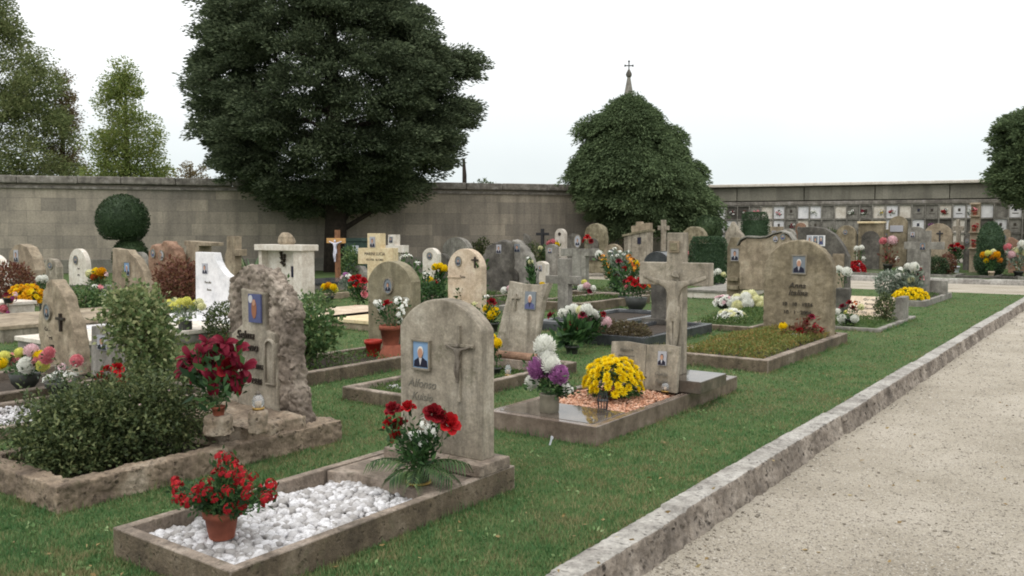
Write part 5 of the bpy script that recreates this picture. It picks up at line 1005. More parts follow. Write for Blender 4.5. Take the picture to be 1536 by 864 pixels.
for q, z in enumerate((.9, 1.5, 2.1, 2.55)): 
    mb = MB(); mb.box((0, -.22, z), (.34, .2, .05)); mb.obj('shelf', M['tan2'], pil, bevel=.01)
    if q < 3:
        pp = root('flower_pot', 'tiny pot of dark red flowers on a shelf of the pale pillar', 'flower pot', HV(1461, 395, 36)[0], 35.78, .14 + z + .025, group='pots on the pale pillar'); container(pp, 'pot', 'terra', .16, .14)
        for _ in range(6): put('bloom', bloom('floret', random.choice(['darkred', 'scarlet', 'pink'])), pp, (random.uniform(-.11, .11), random.uniform(-.08, .06), random.uniform(.15, .26)), (0, 0, 0), .07)
a6 = far('reddish brown stone with a slanted top at the right edge', 1512, 1545, 358, 410, 'redrock', [(1512, 410), (1550, 410), (1550, 372), (1535, 366), (1518, 356), (1512, 356)], v=36)
dome('big ball of scarlet flowers in front of the small buff arch', 1284, 404, 13, 14, ['scarlet', 'scarlet', 'red'], 60, None, v=34.4, z0=.05, br=3.6)
bouquet('white pompoms above the scarlet flower ball', 1288, 400, [(1285, 373, 4, 'mum', 'white'), (1292, 372, 4, 'mum', 'white'), (1295, 388, 3, 'mum', 'white')], ('vase', 'wpot', 8, 14), v=34.9, z0=.06, nleaf=40)
bouquet('pink hydrangea heads between the framed arch and the stone cross', 1332, 395, [(1325, 362, 5, 'mum', 'pink'), (1338, 361, 7, 'mum', 'palepink'), (1333, 386, 5, 'floret', 'crimson'), (1345, 388, 4, 'floret', 'white')], ('pot', 'darkpot', 14, 12), v=35.4, z0=.1, nleaf=120, leaf='redbush')
bouquet('bunch of dark red roses in front of the pale twin cross', 1435, 390, [(1428, 371, 5, 'rose', 'darkred'), (1436, 369, 5, 'rose', 'red'), (1443, 372, 4, 'rose', 'darkred'), (1432, 376, 4, 'rose', 'crimson')], ('pot', 'wpot', 10, 10), v=35.8, z0=.12, nleaf=150)
bouquet('orange and yellow flowers in a stone pot before the clipped cone', 1487, 408, [(1476, 383, 5, 'mum', 'gold'), (1482, 380, 4, 'mum', 'lemon'), (1488, 386, 4, 'mum', 'orange'), (1495, 382, 5, 'mum', 'gold'), (1499, 390, 4, 'mum', 'orange'), (1480, 391, 4, 'mum', 'yellow'), (1490, 378, 4, 'mum', 'cream')], ('pot', 'pink', 9, 12), v=34.0, z0=.0, nleaf=120)
bouquet('white and pale green flowers cut by the right edge of the photo', 1528, 402, [(1524, 378, 6, 'mum', 'cream'), (1532, 374, 6, 'mum', 'white'), (1518, 382, 5, 'mum', 'palepink'), (1512, 371, 5, 'mum', 'pink'), (1533, 366, 5, 'mum', 'white'), (1540, 380, 6, 'mum', 'cream')], ('pot', 'darkpot', 14, 10), v=34.4, z0=.06, nleaf=160, leaf='grey')
bush('bush', 'dark clipped round bush between the far stone cross and the dark metal cross', 'bush', HV(1404, 398, 34.2)[0], 34.2, .05, [(0, 0, .35, .42, .4, .36)], 1700, .08, LEAF['yew'])
bush('bush', 'pink flowering bush at the foot of the wide buff arch', 'bush', HV(1422, 398, 34.8)[0], 34.8, .08, [(0, 0, .4, .28, .3, .4)], 900, .08, LEAF['redbush'])
bush('bush', 'olive round bush behind the dark three portrait headstone', 'bush', HV(1246, 380, 37)[0], 37, .2, [(0, 0, .85, .5, .45, .75)], 1500, .1, LEAF['shrub'])
for i, (px, w, h_, top) in enumerate(((1262, 28, 0, 0), (1304, 46, 0, 0), (1345, 30, 0, 0), (1408, 50, 0, 0), (1487, 66, 0, 0), (1528, 44, 0, 0))):
    L_ = ['in front of the small buff arch', 'before the framed brown arch', 'before the blue plaque stone', 'before the wide arch with the metal cross', 'around the clipped cone', 'at the right edge before the slanted stone'][i]
    uc = HV(px, 400, 34.8)[0]; ww = w * W(uc, 34.8)[1] / F_PX * .6
    surround('low pale grave kerb beyond the cross path ' + L_, uc - ww, uc + ww, 33.7, 35.4, .13, .1, 'grey' if i != 4 else 'dark', 'lawn', .1)

# ================================================================== MIDDLE GROUND, left and centre
def std(label, pl, pr, top, base, mat, shape='arch', rise=.3, t=.14, **k):
    s = Stone(label, pl, pr, top, base, **k)
    if shape == 'arch': s.slab(arch_poly(s.w, s.h, s.w * rise), t, mat, bevel=.012)
    elif shape == 'rough': s.rough(arch_poly(s.w, s.h, s.w * rise), t, mat, .04, .03, 4)
    else: s.slab(s.poly(shape), t, mat, bevel=.012)
    return s
pk = std('pale pink round topped headstone with an oval portrait and small cross', 672, 722, 373, 480, 'pink', rise=.4, t=.16); pk.photo(684, 385, 692, 399, 'dim', oval=True); pk.cross(713, 385, 402, 708, 718, 390, t=.03, mat='bronze'); pk.text(694, 417, 4, 'Rosa', 'letter')
mb = MB(); a, b = pk.loc(672, 415), pk.loc(692, 412); mb.box(((a[0] + b[0]) / 2, -.012, a[1]), (b[0] - a[0], .024, .02)); mb.obj('ledge', M['pink'], pk.r)
bouquet('white lilies on tall stems before the pale pink headstone', 705, 492, [(722, 395, 8, 'lily', 'white'), (715, 393, 6, 'lily', 'white'), (700, 422, 7, 'lily', 'white'), (694, 437, 7, 'mum', 'lemon')], ('vase', 'darkpot', 14, 24), v=12.4, nleaf=200, leafL=.12)
bouquet('yellow chrysanthemums and dark red roses low between pink stone and scroll', 738, 500, [(731, 464, 7, 'mum', 'yellow'), (741, 468, 7, 'mum', 'yellow'), (737, 473, 6, 'mum', 'yellow'), (737, 454, 8, 'rose', 'darkred'), (712, 458, 6, 'rose', 'cream'), (733, 480, 6, 'rose', 'red'), (730, 446, 4, 'floret', 'white')], ('pot', 'darkpot', 22, 14), v=11.0, nleaf=240)
bouquet('yellow flower heads peeping out from behind the nearest headstone edge', 745, 540, [(737, 508, 8, 'mum', 'yellow'), (745, 515, 7, 'mum', 'yellow'), (741, 520, 6, 'mum', 'gold')], ('pot', 'darkpot', 14, 10), v=7.2, z0=.1, nleaf=80)
tw = Stone('dark split rock headstone, left half of a pair, with a pale portrait', 725, 762, 360, 448, 17.2); tw.rough(tw.poly([(722, 448), (764, 448), (764, 372), (762, 362), (752, 360), (740, 364), (728, 370), (723, 385)]), .28, 'dark', .05, .03, 4); tw.photo(745, 367, 752, 380, 'grey', frame=False)
tw2 = Stone('grey brown split rock headstone, right half of a pair, with a small niche', 764, 801, 358, 448, 17.4); tw2.rough(tw2.poly([(763, 448), (802, 448), (800, 410), (797, 392), (788, 375), (776, 361), (766, 358), (764, 372)]), .28, 'grey', .05, .03, 4); tw2.photo(772, 366, 780, 378, 'dim', frame=False)
mb = MB(); p_ = tw2.loc(771, 412); mb.extr([(x + p_[0], z + p_[1] - .15) for x, z in arch_poly(.3, .3, .14, 10)], -.04, .0); mb.obj('niche', M['dark'], tw2.r)  # niche is a solid arch plate; its dark colour stands in for shade
std('low grey granite headstone with a wet shining curved top near the wall', 664, 702, 356, 412, 'grey', rise=.3, t=.3)
tb = std('reddish box shaped stone close to the wall', 728, 749, 345, 400, 'redrock', [(728, 400), (749, 400), (749, 346), (735, 347), (728, 343)])
ic = Stone('dark iron cross standing before the wall', 808, 822, 343, 405, 31.0, cat='iron cross', name='iron_cross'); ic.cross(815, 343, 405, 806, 824, 351, t=.12, mat='iron')
wa = std('small white round topped headstone against the shaded wall', 832, 847, 343, 402, 'offwhite', rise=.5, v=30.5, t=.2); mb = MB(); p_ = wa.loc(839.5, 351); mb.extr(ell_poly(p_[0], p_[1], .07, .07, 12), -.03, 0); mb.obj('medallion', M['bronze'], wa.r)
rr = std('rough rock headstone with a hollow arch near the cedar', 876, 905, 335, 400, 'olive', 'rough', .45, v=30.0, t=.4); mb = MB(); mb.extr([(x, z + .5) for x, z in arch_poly(rr.w * .5, rr.h * .45, rr.w * .2, 10)], -.06, 0.02); mb.obj('hollow', M['dark'], rr.r)  # no recess is cut: a dark arch plate paints the hollow's shade
T_ = Stone('broad T shaped stone with an oval portrait standing on its top', 858, 876, 372, 440, 22.0); T_.slab(T_.poly([(858, 440), (878, 440), (878, 384), (893, 384), (893, 373), (841, 373), (841, 384), (858, 384)]), .22, 'grey'); T_.photo(860, 353, 869, 371, 'grey', oval=True, y=.08)
bouquet('red bloom standing on top of the T shaped stone', 882, 374, [(881, 357, 6, 'rose', 'red'), (876, 362, 4, 'rose', 'scarlet'), (886, 362, 4, 'rose', 'darkred')], ('vase', 'vase', 8, 6), v=22.1, z0=T_.loc(870, 372.5)[1], nleaf=40)
hs_ = Stone('small stone shaped like a house with a sloping roof and dark window', 936, 970, 345, 400, 27.5); hs_.slab(hs_.poly([(936, 400), (970, 400), (970, 346), (936, 353)]), .5, 'tan', name='front'); hs_.slab(hs_.poly([(936, 400), (961, 400), (961, 334), (948, 336), (947, 332), (943, 333), (943, 338), (936, 339)]), .4, 'tan2', y0=.55, name='back_block'); mb = MB(); mb.extr(hs_.poly([(934, 355), (972, 347), (972, 344), (934, 352)]), -.06, .56); mb.obj('roof', M['olive'], hs_.r)
p_ = hs_.loc(959, 361); mb = MB(); mb.box((p_[0], -.012, p_[1]), (.14, .03, .24)); mb.obj('window', M['suit'], hs_.r)
cc = Stone('slim pale stone cross behind the arm of the tall cross', 993, 1001, 330, 400, 29.0, cat='stone cross', name='stone_cross'); cc.cross(997, 330, 400, 990, 1006, 342, t=.16, mat='tan')
std('low rounded boulder stone behind the box hedge', 1021, 1057, 340, 395, 'olive', 'rough', .35, v=31.0, t=.4)
dg = Stone('curved dark granite vault with a wet blue sheen beside the tall cross', 966, 1003, 377, 402, 24.0, cat='stone vault', name='stone_vault'); dg.slab(arch_poly(dg.w, dg.h, dg.w * .3), 1.4, 'darkgran', bevel=.02)
dome('yellow chrysanthemum clump beside the house shaped stone', 988, 385, 11, 8, ['gold', 'yellow'], 34, ('pot', 'darkpot', 12, 12), v=24.5, br=3.4)
bouquet('arching spray of orange orchids left of the red flower pot', 935, 440, [(903, 386, 5, 'floret', 'orange'), (906, 392, 5, 'floret', 'gold'), (909, 399, 5, 'floret', 'orange'), (912, 405, 5, 'floret', 'gold'), (915, 411, 5, 'floret', 'orange'), (917, 417, 4, 'floret', 'lemon'), (943, 386, 5, 'floret', 'orange'), (947, 392, 6, 'floret', 'orange'), (950, 398, 6, 'floret', 'rust'), (953, 404, 5, 'floret', 'orange'), (899, 382, 6, 'mum', 'white'), (928, 393, 5, 'rose', 'crimson'), (937, 404, 5, 'rose', 'red'), (925, 416, 5, 'rose', 'crimson')], ('vase', 'darkpot', 16, 16), v=16.5, nleaf=300, leafL=.12)
bouquet('dark pot of bright red roses with a yellow gerbera right of the orchids', 954, 462, [(939, 424, 6, 'rose', 'crimson'), (946, 421, 7, 'rose', 'red'), (953, 426, 7, 'rose', 'red'), (959, 423, 7, 'rose', 'scarlet'), (963, 428, 6, 'rose', 'red'), (974, 428, 5, 'daisy', 'orange'), (941, 431, 5, 'rose', 'pink')], ('bowl', 'darkpot', 34, 20), v=14.6, z0=.12, nleaf=340)
bouquet('airy white gypsophila bush behind the orange orchids', 926, 405, [(x, y, 3, 'floret', 'white') for x, y in ((915, 378), (922, 374), (930, 378), (936, 382), (918, 385), (942, 378), (926, 384), (932, 388))], None, v=19.0, nleaf=500, leaf='grey', leafL=.12)
surround('rounded grey kerb in front of the red rose pot', -8.0, -6.75, 11.6, 14.4, .17, .14, 'darkgran', 'soil', .1, bevel=.05)

# ---- left part
wm = Stone('white marble headstone with a concave slanted side and a tiny portrait', 293, 338, 378, 492, 8.9); wm.slab(wm.poly([(294, 494), (343, 494), (344, 416), (336, 410), (329, 401), (324, 391), (321, 379), (293, 378)]), .14, 'white'); wm.photo(304, 395, 312, 411, 'grey', frame=False); wm.text(312, 425, 3.5, 'Marcello', 'letter_soft'); wm.text(314, 436, 3.5, 'Basso', 'letter_soft')
surround('white marble stepped base of the white headstone', -14.0, -12.0, 6.2, 9.4, .16, .4, 'white', 'white', .17)
sr = root('shrine_headstone', 'pale box shrine headstone with a flat roof slab and a back panel', 'headstone', HV(426, 470, 11.2)[0], 11.2, 0); k = W(HV(426, 470, 11.2)[0], 11.2)[1] / F_PX
LL = lambda px, py: (HV(px, py, 11.2)[0] - HV(426, 470, 11.2)[0], HV(px, py, 11.2)[1])
x0, x1, xr0 = LL(388, 400)[0], LL(453, 400)[0], LL(440, 400)[0]; zt = LL(426, 376)[1]; zr = LL(426, 367)[1]
mb = MB(); mb.box((x0 + .05, .16, zt / 2), (.1, .32, zt)); mb.obj('side_wall', M['offwhite'], sr, bevel=.008); mb = MB(); mb.box(((xr0 + x1) / 2, .16, zt / 2), (x1 - xr0, .32, zt)); mb.obj('side_wall', M['offwhite'], sr, bevel=.008)
mb = MB(); mb.box(((x0 + .1 + xr0) / 2, .33, zt / 2), (xr0 - x0 - .1, .1, zt)); mb.v = [(a_, b_ - .11, c_) for a_, b_, c_ in mb.v]; mb.obj('back_panel', M['offwhite'], sr); mb = MB(); mb.box(((x0 + x1) / 2, .24, (zt + zr) / 2), (x1 - x0 + .12, .44, zr - zt)); mb.v = [(a_, b_ - .08, c_) for a_, b_, c_ in mb.v]; mb.obj('roof_slab', M['offwhite'], sr, bevel=.01)
mb = MB(); a = LL(431, 408); mb.box((a[0] - .02, .16, a[1]), (.1, .02, .22)); mb.obj('portrait', M['suit'], sr)
mb = MB(); a = LL(446, 397); mb.box((xr0 - .08, .16, a[1] + .02), (.03, .03, .34)); mb.box((xr0 - .08, .158, a[1] + .1), (.12, .026, .03)); mb.obj('cross', M['bronze'], sr)
mb = MB(); a = LL(416, 392)
for q in range(6): mb.tube([(a[0] + .02 * q * (-1) ** q * .6, .15, a[1] - .1 + .04 * q), (a[0] + .05 * (-1) ** q, .13, a[1] - .06 + .05 * q)], [.02, .035], 6)
mb.obj('bronze_spray', M['bronze'], sr)
bo = root('boulder', 'rounded tan boulder standing on the roof of the pale shrine', 'boulder', HV(430, 367, 11.35)[0], 11.35, zr - .01); mb = MB(); mb.lathe([(.16, 0), (.19, .06), (.17, .16), (.09, .23), (.01, .24)], n=14); put('rock', remeshed(mb, M['tan2'], .02, .025, 5), bo, scale=(1.05, .8, 1.05))
h3 = std('slim white round topped headstone with an oval portrait left of the yew ball', 104, 131, 373, 434, 'offwhite', rise=.5, v=12.6); h3.photo(111, 384, 117, 396, 'dim', oval=True); h3.text(118, 404, 3, 'Lina', 'bronze'); h3.text(118, 414, 3, '1921', 'bronze')
h4 = Stone('tan headstone sloping down to the right with a rectangular portrait', 168, 221, 372, 446, 11.6); h4.slab(h4.poly([(168, 448), (224, 448), (221, 430), (214, 406), (204, 388), (196, 381), (192, 375), (180, 374), (169, 372)]), .2, 'tan2'); h4.photo(187, 394, 195, 413, 'blue'); h4.text(192, 423, 3.5, 'Gino', 'bronze'); h4.text(192, 432, 3.5, '1930 2001', 'bronze')
h2 = Stone('tan leaning headstone with a curved right edge near the left border', 13, 50, 366, 440, 9.9); h2.slab(h2.poly([(12, 442), (54, 442), (53, 405), (48, 385), (40, 371), (30, 366), (22, 368), (14, 378)]), .25, 'tan2'); h2.photo(21, 375, 28, 393, 'grey', frame=False); h2.text(27, 410, 4, 'Elsa', 'bronze'); h2.text(27, 418, 4, '1928 1996', 'bronze')
std('pale arched headstone cut by the left edge of the photo', -28, 10, 382, 440, 'offwhite', v=9.2)
h5 = Stone('brown rough headstone with two small oval portraits beside the red bush', 222, 268, 360, 430, 13.2); h5.rough(h5.poly([(222, 430), (268, 430), (266, 385), (260, 372), (250, 361), (244, 362), (238, 368), (230, 366), (223, 374)]), .3, 'redrock', .06, .03, 3); h5.photo(227, 374, 233, 386, 'lady', oval=True); h5.photo(239, 376, 246, 390, 'grey', oval=True); h5.text(238, 397, 3, 'Famiglia', 'bronze')
std('squat tan pillar with a flat projecting cap behind the red bush', 276, 316, 363, 430, 'tan2', [(279, 430), (298, 430), (298, 369), (316, 369), (316, 364), (276, 361), (276, 368), (279, 369)], v=13.6, t=.4)
h7 = Stone('tall tan stone cross with short arms behind the white marble headstone', 339, 352, 354, 440, 12.6, cat='stone cross', name='stone_cross'); h7.slab(h7.poly([(337, 440), (352, 440), (352, 384), (360, 384), (360, 374), (352, 374), (352, 354), (340, 354), (340, 374), (337, 384)]), .2, 'tan2', name='cross')
al = root('aloe_plant', 'spiky grey green aloe behind the shrine and the tan cross', 'aloe', HV(378, 410, 13.4)[0], 13.4, .2); mb = MB()
for i in range(22):
    a = random.uniform(0, 2 * PI); l_ = random.uniform(.7, 1.25); el = random.uniform(.7, 1.35); d = Vector((math.cos(a) * math.cos(el), math.sin(a) * math.cos(el), math.sin(el)))
    mb.tube([(0, 0, 0), tuple(d * l_ * .5 + Vector((0, 0, .05))), tuple(d * l_ + Vector((math.cos(a), math.sin(a), -.2)) * .12)], [.045, .035, .004], 5)
mb.obj('leaves', LEAF['aloe'], al)
mb = MB(); mb.box((0, 0, -.11), (.6, .5, .2)); mb.obj('planter', M['grey'], al, bevel=.02)
rbh, P = bush('bush', 'round red brown leafy bush left of the white marble headstone', 'bush', HV(270, 450, 10.2)[0], 10.2, 0, [(0, 0, .6, .55, .5, .5), (.3, 0, .45, .4, .4, .4), (-.3, .1, .5, .35, .35, .4)], 3800, .08, LEAF['redbush'], noise_amp=.25)
bush('bush', 'low green bush at the foot of the white marble headstone', 'bush', HV(345, 500, 7.6)[0], 7.6, 0, [(0, 0, .3, .42, .35, .32)], 2200, .05, LEAF['shrub'])
wc = root('wooden_cross', 'brown wooden cross with a pale figure before the cypress trunk', 'wooden cross', HV(507, 418, 16.6)[0], 16.6, 0); zt = HV(507, 345, 16.6)[1]; za = HV(507, 361, 16.6)[1]; w_ = HV(515, 361, 16.6)[0] - HV(494, 361, 16.6)[0]
mb = MB(); mb.box((0, 0, zt / 2 - .03), (.13, .1, zt + .06)); mb.obj('post', M['wood'], wc, bevel=.008); mb = MB(); mb.box((0, -.055, za), (w_ * 1.3, .04, .14)); mb.obj('crossbar', M['woodlight'], wc, bevel=.006)
corpus(wc, 0, -.085, za - .6, .66, 'ribbon')
mc = Stone('cream coloured stone cross with a portrait and a name in dark letters', 551, 570, 350, 440, 15.2, cat='stone cross', name='stone_cross'); mc.slab(mc.poly([(551, 440), (571, 440), (571, 396), (589, 396), (589, 372), (570, 372), (570, 350), (551, 350), (551, 372), (537, 372), (537, 396), (551, 396)]), .2, 'cream', name='cross')
mc.photo(555, 355, 563, 371, 'grey', frame=False); mc.text(562, 383, 5, 'MARINI LUCIA', 'letter'); mc.text(562, 391, 3.2, '10.5.1926  16.7.2003', 'letter')
m2 = Stone('second pale cream cross just behind the named cream cross', 582, 594, 352, 425, 17.6, cat='stone cross', name='stone_cross'); m2.slab(m2.poly([(582, 425), (594, 425), (594, 379), (606, 379), (606, 368), (593, 368), (593, 352), (582, 352), (582, 368), (574, 368), (574, 379), (582, 379)]), .2, 'offwhite', name='cross'); m2.photo(584, 355, 589, 364, 'dim', frame=False)
gb = root('utility_box', 'dull green metal box with a small white notice by the trunk', 'utility box', *to_uv(*HY(540, 400, 33.5)[:1], 33.5), 0); mb = MB(); mb.box((0, 0, .65), (1.0, .7, 1.3)); mb.obj('body', M['greenbin'], gb, bevel=.04); mb = MB(); mb.extr([(-.56, 1.28), (.56, 1.28), (.5, 1.42), (-.5, 1.42)], -.4, .4); mb.obj('lid', M['greenbin'], gb, bevel=.03); mb = MB(); mb.box((.1, -.36, .95), (.4, .02, .36)); mb.obj('notice', M['wpot'], gb)
# low slabs and kerbs of the graves seen between
def flat_slab(label, u0, u1, v0, v1, h, mat, top='white', th=.06):
    FOOT.append((u0, u1, v0, v1)); r = root('grave_slab', label, 'grave slab', (u0 + u1) / 2, (v0 + v1) / 2, 0); mb = MB(); mb.box((0, 0, (h - .08) / 2), (u1 - u0, v1 - v0, h + .08)); mb.obj('base', M[mat], r, bevel=.01); mb = MB(); mb.box((0, 0, h + th / 2), (u1 - u0 + .06, v1 - v0 + .06, th)); mb.obj('top_slab', M[top], r, bevel=.01); return r
flat_slab('low tan grave slab behind the sail shaped stone', -15.2, -13.2, 5.6, 8.2, .2, 'tan', 'tan2')
flat_slab('white marble slab under flowers at the left edge', -16.6, -15.7, 6.2, 7.2, .35, 'offwhite', 'offwhite')
flat_slab('pale grave slab between the sail stone and the variegated shrub', -12.3, -11.0, 5.4, 8.0, .14, 'grey', 'offwhite')
flat_slab('wet shining grey slab in front of the wooden cross', -18.2, -16.6, 13.6, 16.4, .3, 'grey', 'darkgran')
flat_slab('pale slab beyond the rose bush right of the shrine', -12.4, -10.9, 9.2, 11.9, .12, 'pink', 'pink')
flat_slab('cream wooden looking bench slab behind the olive arch', -11.2, -9.9, 9.8, 12.2, .12, 'tan2', 'cream')
surround('grey kerbed plot under the split rock headstones', -14.0, -11.9, 14.6, 17.0, .16, .12, 'kerbst', 'soil', .1, cover=('turf', 1500, .06, .06))
surround('grey kerbed plot in front of the T shaped stone', -11.6, -9.9, 18.4, 21.8, .14, .12, 'kerbst', 'soil', .1, cover=('turf', 1500, .06, .06))
surround('dull kerbed plot behind the plain grey cross', -10.2, -8.9, 14.6, 17.6, .2, .12, 'kerbst', 'soil', .1, cover=('turf', 1500, .06, .06))
flat_slab('light slab beside the blue green box hedge', -9.0, -7.8, 19.6, 22.4, .16, 'offwhite', 'grey')
surround('tan kerb in front of the cream stone cross', -17.2, -15.6, 12.6, 15.1, .16, .12, 'tan2', 'soil', .1, cover=('turf', 900, .06, .06))
surround('pale kerb in front of the tan sloping headstone', -21.0, -19.2, 8.8, 11.5, .16, .14, 'tan2', 'soil', .1, cover=('turf', 900, .06, .06))
surround('grey kerb by the slim white headstone', -23.4, -21.8, 9.6, 12.3, .2, .14, 'grey', 'soil', .1, cover=('turf', 900, .06, .06))
surround('low kerb of the grave behind the pale pink stone', -11.6, -10.2, 13.0, 16.0, .15, .12, 'grey', 'soil', .1, cover=('turf', 900, .06, .06))
# flowers of the left part
dome('spreading golden chrysanthemums behind the sail shaped stone', 41, 486, 25, 18, ['gold', 'gold', 'yellow'], 80, ('pot', 'darkpot', 20, 12), v=7.4, z0=.24, br=5.2)
bouquet('dark wreath of pink and purple flowers at the left edge', 14, 488, [(6, 463, 6, 'mum', 'pink'), (14, 451, 5, 'mum', 'orange'), (20, 448, 5, 'floret', 'plum'), (10, 444, 5, 'rose', 'crimson'), (22, 442, 4, 'floret', 'palepink'), (13, 470, 5, 'floret', 'plum'), (0, 470, 5, 'mum', 'pink')], ('pot', 'plum' if 'plum' in M else 'darkpot', 16, 8), v=6.7, z0=.41, nleaf=180, leaf='redbush')
bush('bush', 'dark red leaved plant below the leaning tan headstone', 'bush', HV(20, 460, 8.6)[0], 8.6, 0, [(0, 0, .5, .5, .4, .45)], 1500, .09, LEAF['redbush'])
bouquet('white flowers just above the sail shaped stone', 66, 470, [(60, 419, 5, 'mum', 'white'), (66, 418, 5, 'mum', 'white'), (63, 424, 4, 'floret', 'white')], ('vase', 'darkpot', 12, 20), v=8.0, nleaf=80)
bouquet('yellow and orange flowers between the slim white headstone and the tan one', 146, 455, [(135, 411, 6, 'mum', 'cream'), (144, 408, 6, 'mum', 'yellow'), (152, 408, 6, 'mum', 'gold'), (141, 416, 5, 'mum', 'rust'), (152, 415, 5, 'mum', 'orange'), (158, 412, 5, 'floret', 'palepink')], ('pot', 'darkpot', 16, 12), v=10.6, nleaf=240, leaf='rose')
bouquet('purple and white flowers low left of the variegated shrub', 143, 470, [(139, 437, 7, 'mum', 'plum'), (146, 441, 6, 'mum', 'purple'), (142, 432, 5, 'mum', 'white'), (150, 432, 5, 'floret', 'pink'), (154, 443, 5, 'floret', 'white'), (131, 452, 6, 'floret', 'palepink')], ('pot', 'darkpot', 16, 10), v=8.4, nleaf=260, leaf='rose')
bouquet('vase of pale yellow chrysanthemums on the white marble base', 278, 492, [(255, 455, 6, 'mum', 'lemon'), (262, 452, 5, 'mum', 'cream'), (271, 455, 6, 'mum', 'lemon'), (280, 452, 6, 'mum', 'lemon'), (284, 458, 6, 'mum', 'lemon'), (291, 462, 5, 'mum', 'cream'), (299, 454, 6, 'mum', 'cream'), (303, 460, 5, 'mum', 'cream'), (262, 460, 6, 'mum', 'lemon'), (294, 456, 6, 'mum', 'lemon'), (246, 452, 5, 'rose', 'red')], ('vase', 'darkpot', 20, 16), v=7.2, z0=.17, nleaf=260, leaf='grey')
bouquet('cushion of red cyclamen in an orange pot left of the olive arch', 537, 466, [(530, 420, 7, 'rose', 'red'), (538, 418, 7, 'rose', 'red'), (545, 422, 7, 'rose', 'scarlet'), (536, 428, 6, 'rose', 'red'), (544, 434, 6, 'rose', 'pink'), (546, 442, 6, 'rose', 'pink'), (528, 428, 5, 'rose', 'crimson')], ('pot', 'redpot', 12, 12), v=12.0, nleaf=220)
bouquet('pot of small yellow flowers right of the shrine', 494, 448, [(487, 431, 5, 'mum', 'yellow'), (493, 429, 5, 'mum', 'gold'), (500, 431, 5, 'mum', 'yellow'), (503, 435, 4, 'mum', 'lemon')], ('pot', 'darkpot', 14, 10), v=13.4, nleaf=160)
bouquet('small lilac and white flowers before the cream cross', 518, 432, [(518, 412, 5, 'floret', 'purple'), (523, 415, 5, 'floret', 'white'), (514, 417, 4, 'floret', 'palepink'), (526, 430, 4, 'mum', 'lemon')], ('pot', 'darkpot', 12, 8), v=15.0, nleaf=180, leaf='grey')
bouquet('yellow flower bunch left of the pale pink headstone', 659, 425, [(653, 401, 5, 'mum', 'yellow'), (660, 400, 5, 'mum', 'yellow'), (666, 403, 5, 'mum', 'yellow'), (663, 409, 4, 'mum', 'gold')], ('pot', 'darkpot', 10, 8), v=15.6, nleaf=140)
bouquet('white lilies rising behind the olive arched headstone', 622, 440, [(606, 384, 6, 'lily', 'white'), (613, 383, 6, 'lily', 'white'), (626, 394, 5, 'lily', 'white'), (640, 411, 5, 'lily', 'white')], ('vase', 'darkpot', 14, 16), v=11.8, nleaf=160, leafL=.1)
bush('bush', 'dark rounded plant between the olive arch and the pink headstone', 'bush', HV(645, 470, 11.4)[0], 11.4, 0, [(0, 0, .38, .3, .3, .36)], 1800, .07, LEAF['green'])
bouquet('pink and yellow flowers before the small white round headstone', 827, 405, [(824, 365, 4, 'mum', 'pink'), (829, 363, 4, 'mum', 'pink'), (835, 367, 4, 'mum', 'yellow'), (811, 373, 4, 'mum', 'cream')], ('vase', 'darkpot', 8, 8), v=29.5, nleaf=160)
bouquet('white flowers leaning on the split rock headstone', 800, 430, [(796, 393, 4, 'mum', 'cream'), (792, 388, 3, 'floret', 'white'), (797, 398, 4, 'mum', 'white')], None, v=16.9, nleaf=100)
bush('bush', 'tall dark plant standing beside the boundary wall behind the split rocks', 'bush', HV(712, 395, 30)[0], 30, 0, [(0, 0, .6, .55, .4, .6), (.5, 0, .9, .35, .3, .5), (-.4, 0, .5, .4, .3, .5)], 1500, .12, LEAF['shrub'], noise_amp=.35)
bush('bush', 'dull green plants around the dark iron cross', 'bush', HV(800, 400, 29.6)[0], 29.6, 0, [(0, 0, .6, .5, .4, .6), (.7, 0, .4, .5, .4, .4)], 1300, .12, LEAF['shrub'], noise_amp=.35)
bush('bush', 'green leafy plant near the wooden cross', 'bush', HV(527, 415, 18)[0], 18, 0, [(0, 0, .6, .35, .35, .6)], 1300, .1, LEAF['rose'], noise_amp=.3)
# ---- more of the far stones
def fs(label, pl, pr, top, mat, v, kind='arch', rise=.4, **k):
    s = far(label, pl, pr, top, 396, mat, kind, rise, v=v, **k); return s
e = fs('low grey arch just left of the dark three portrait headstone', 1168, 1192, 343, 'grey', 35.2); e.photo(1176, 350, 1182, 358, 'dim', oval=True)
e = fs('small buff stone with a flat top before the niche wall beside the dark hedge', 1152, 1172, 340, 'tan2', 37.0, 'rect'); e.photo(1158, 346, 1164, 354, 'grey', frame=False)
e = fs('narrow reddish stone behind the dark three portrait headstone', 1192, 1206, 334, 'redrock', 37.4); e.photo(1196, 340, 1201, 347, 'dim', oval=True)
e = fs('weathered olive arch between the framed arch and the blue plaque stone', 1322, 1336, 344, 'olive', 37.8); e.photo(1326, 350, 1331, 357, 'dim', oval=True)
e = fs('grey shouldered stone behind the far stone cross', 1360, 1384, 340, 'grey', 37.0, 'arch', .2); e.photo(1366, 348, 1372, 356, 'grey', frame=False)
e = fs('dark low stone between the pale pillar and the clipped cone', 1444, 1458, 352, 'dark', 36.8); e.photo(1448, 358, 1453, 365, 'dim', oval=True)
e = fs('tall tan stone behind the clipped cone', 1500, 1514, 344, 'tan2', 37.6); e.photo(1504, 352, 1509, 360, 'dim', oval=True)
def ms(label, pl, pr, top, base, mat, rise=.4, t=.2, rough=False):
    s = Stone(label, pl, pr, top, base)
    (s.rough(arch_poly(s.w, s.h, s.w * rise), t, mat, .05, .03, 4) if rough else s.slab(arch_poly(s.w, s.h, s.w * rise), t, mat, bevel=.015)); return s
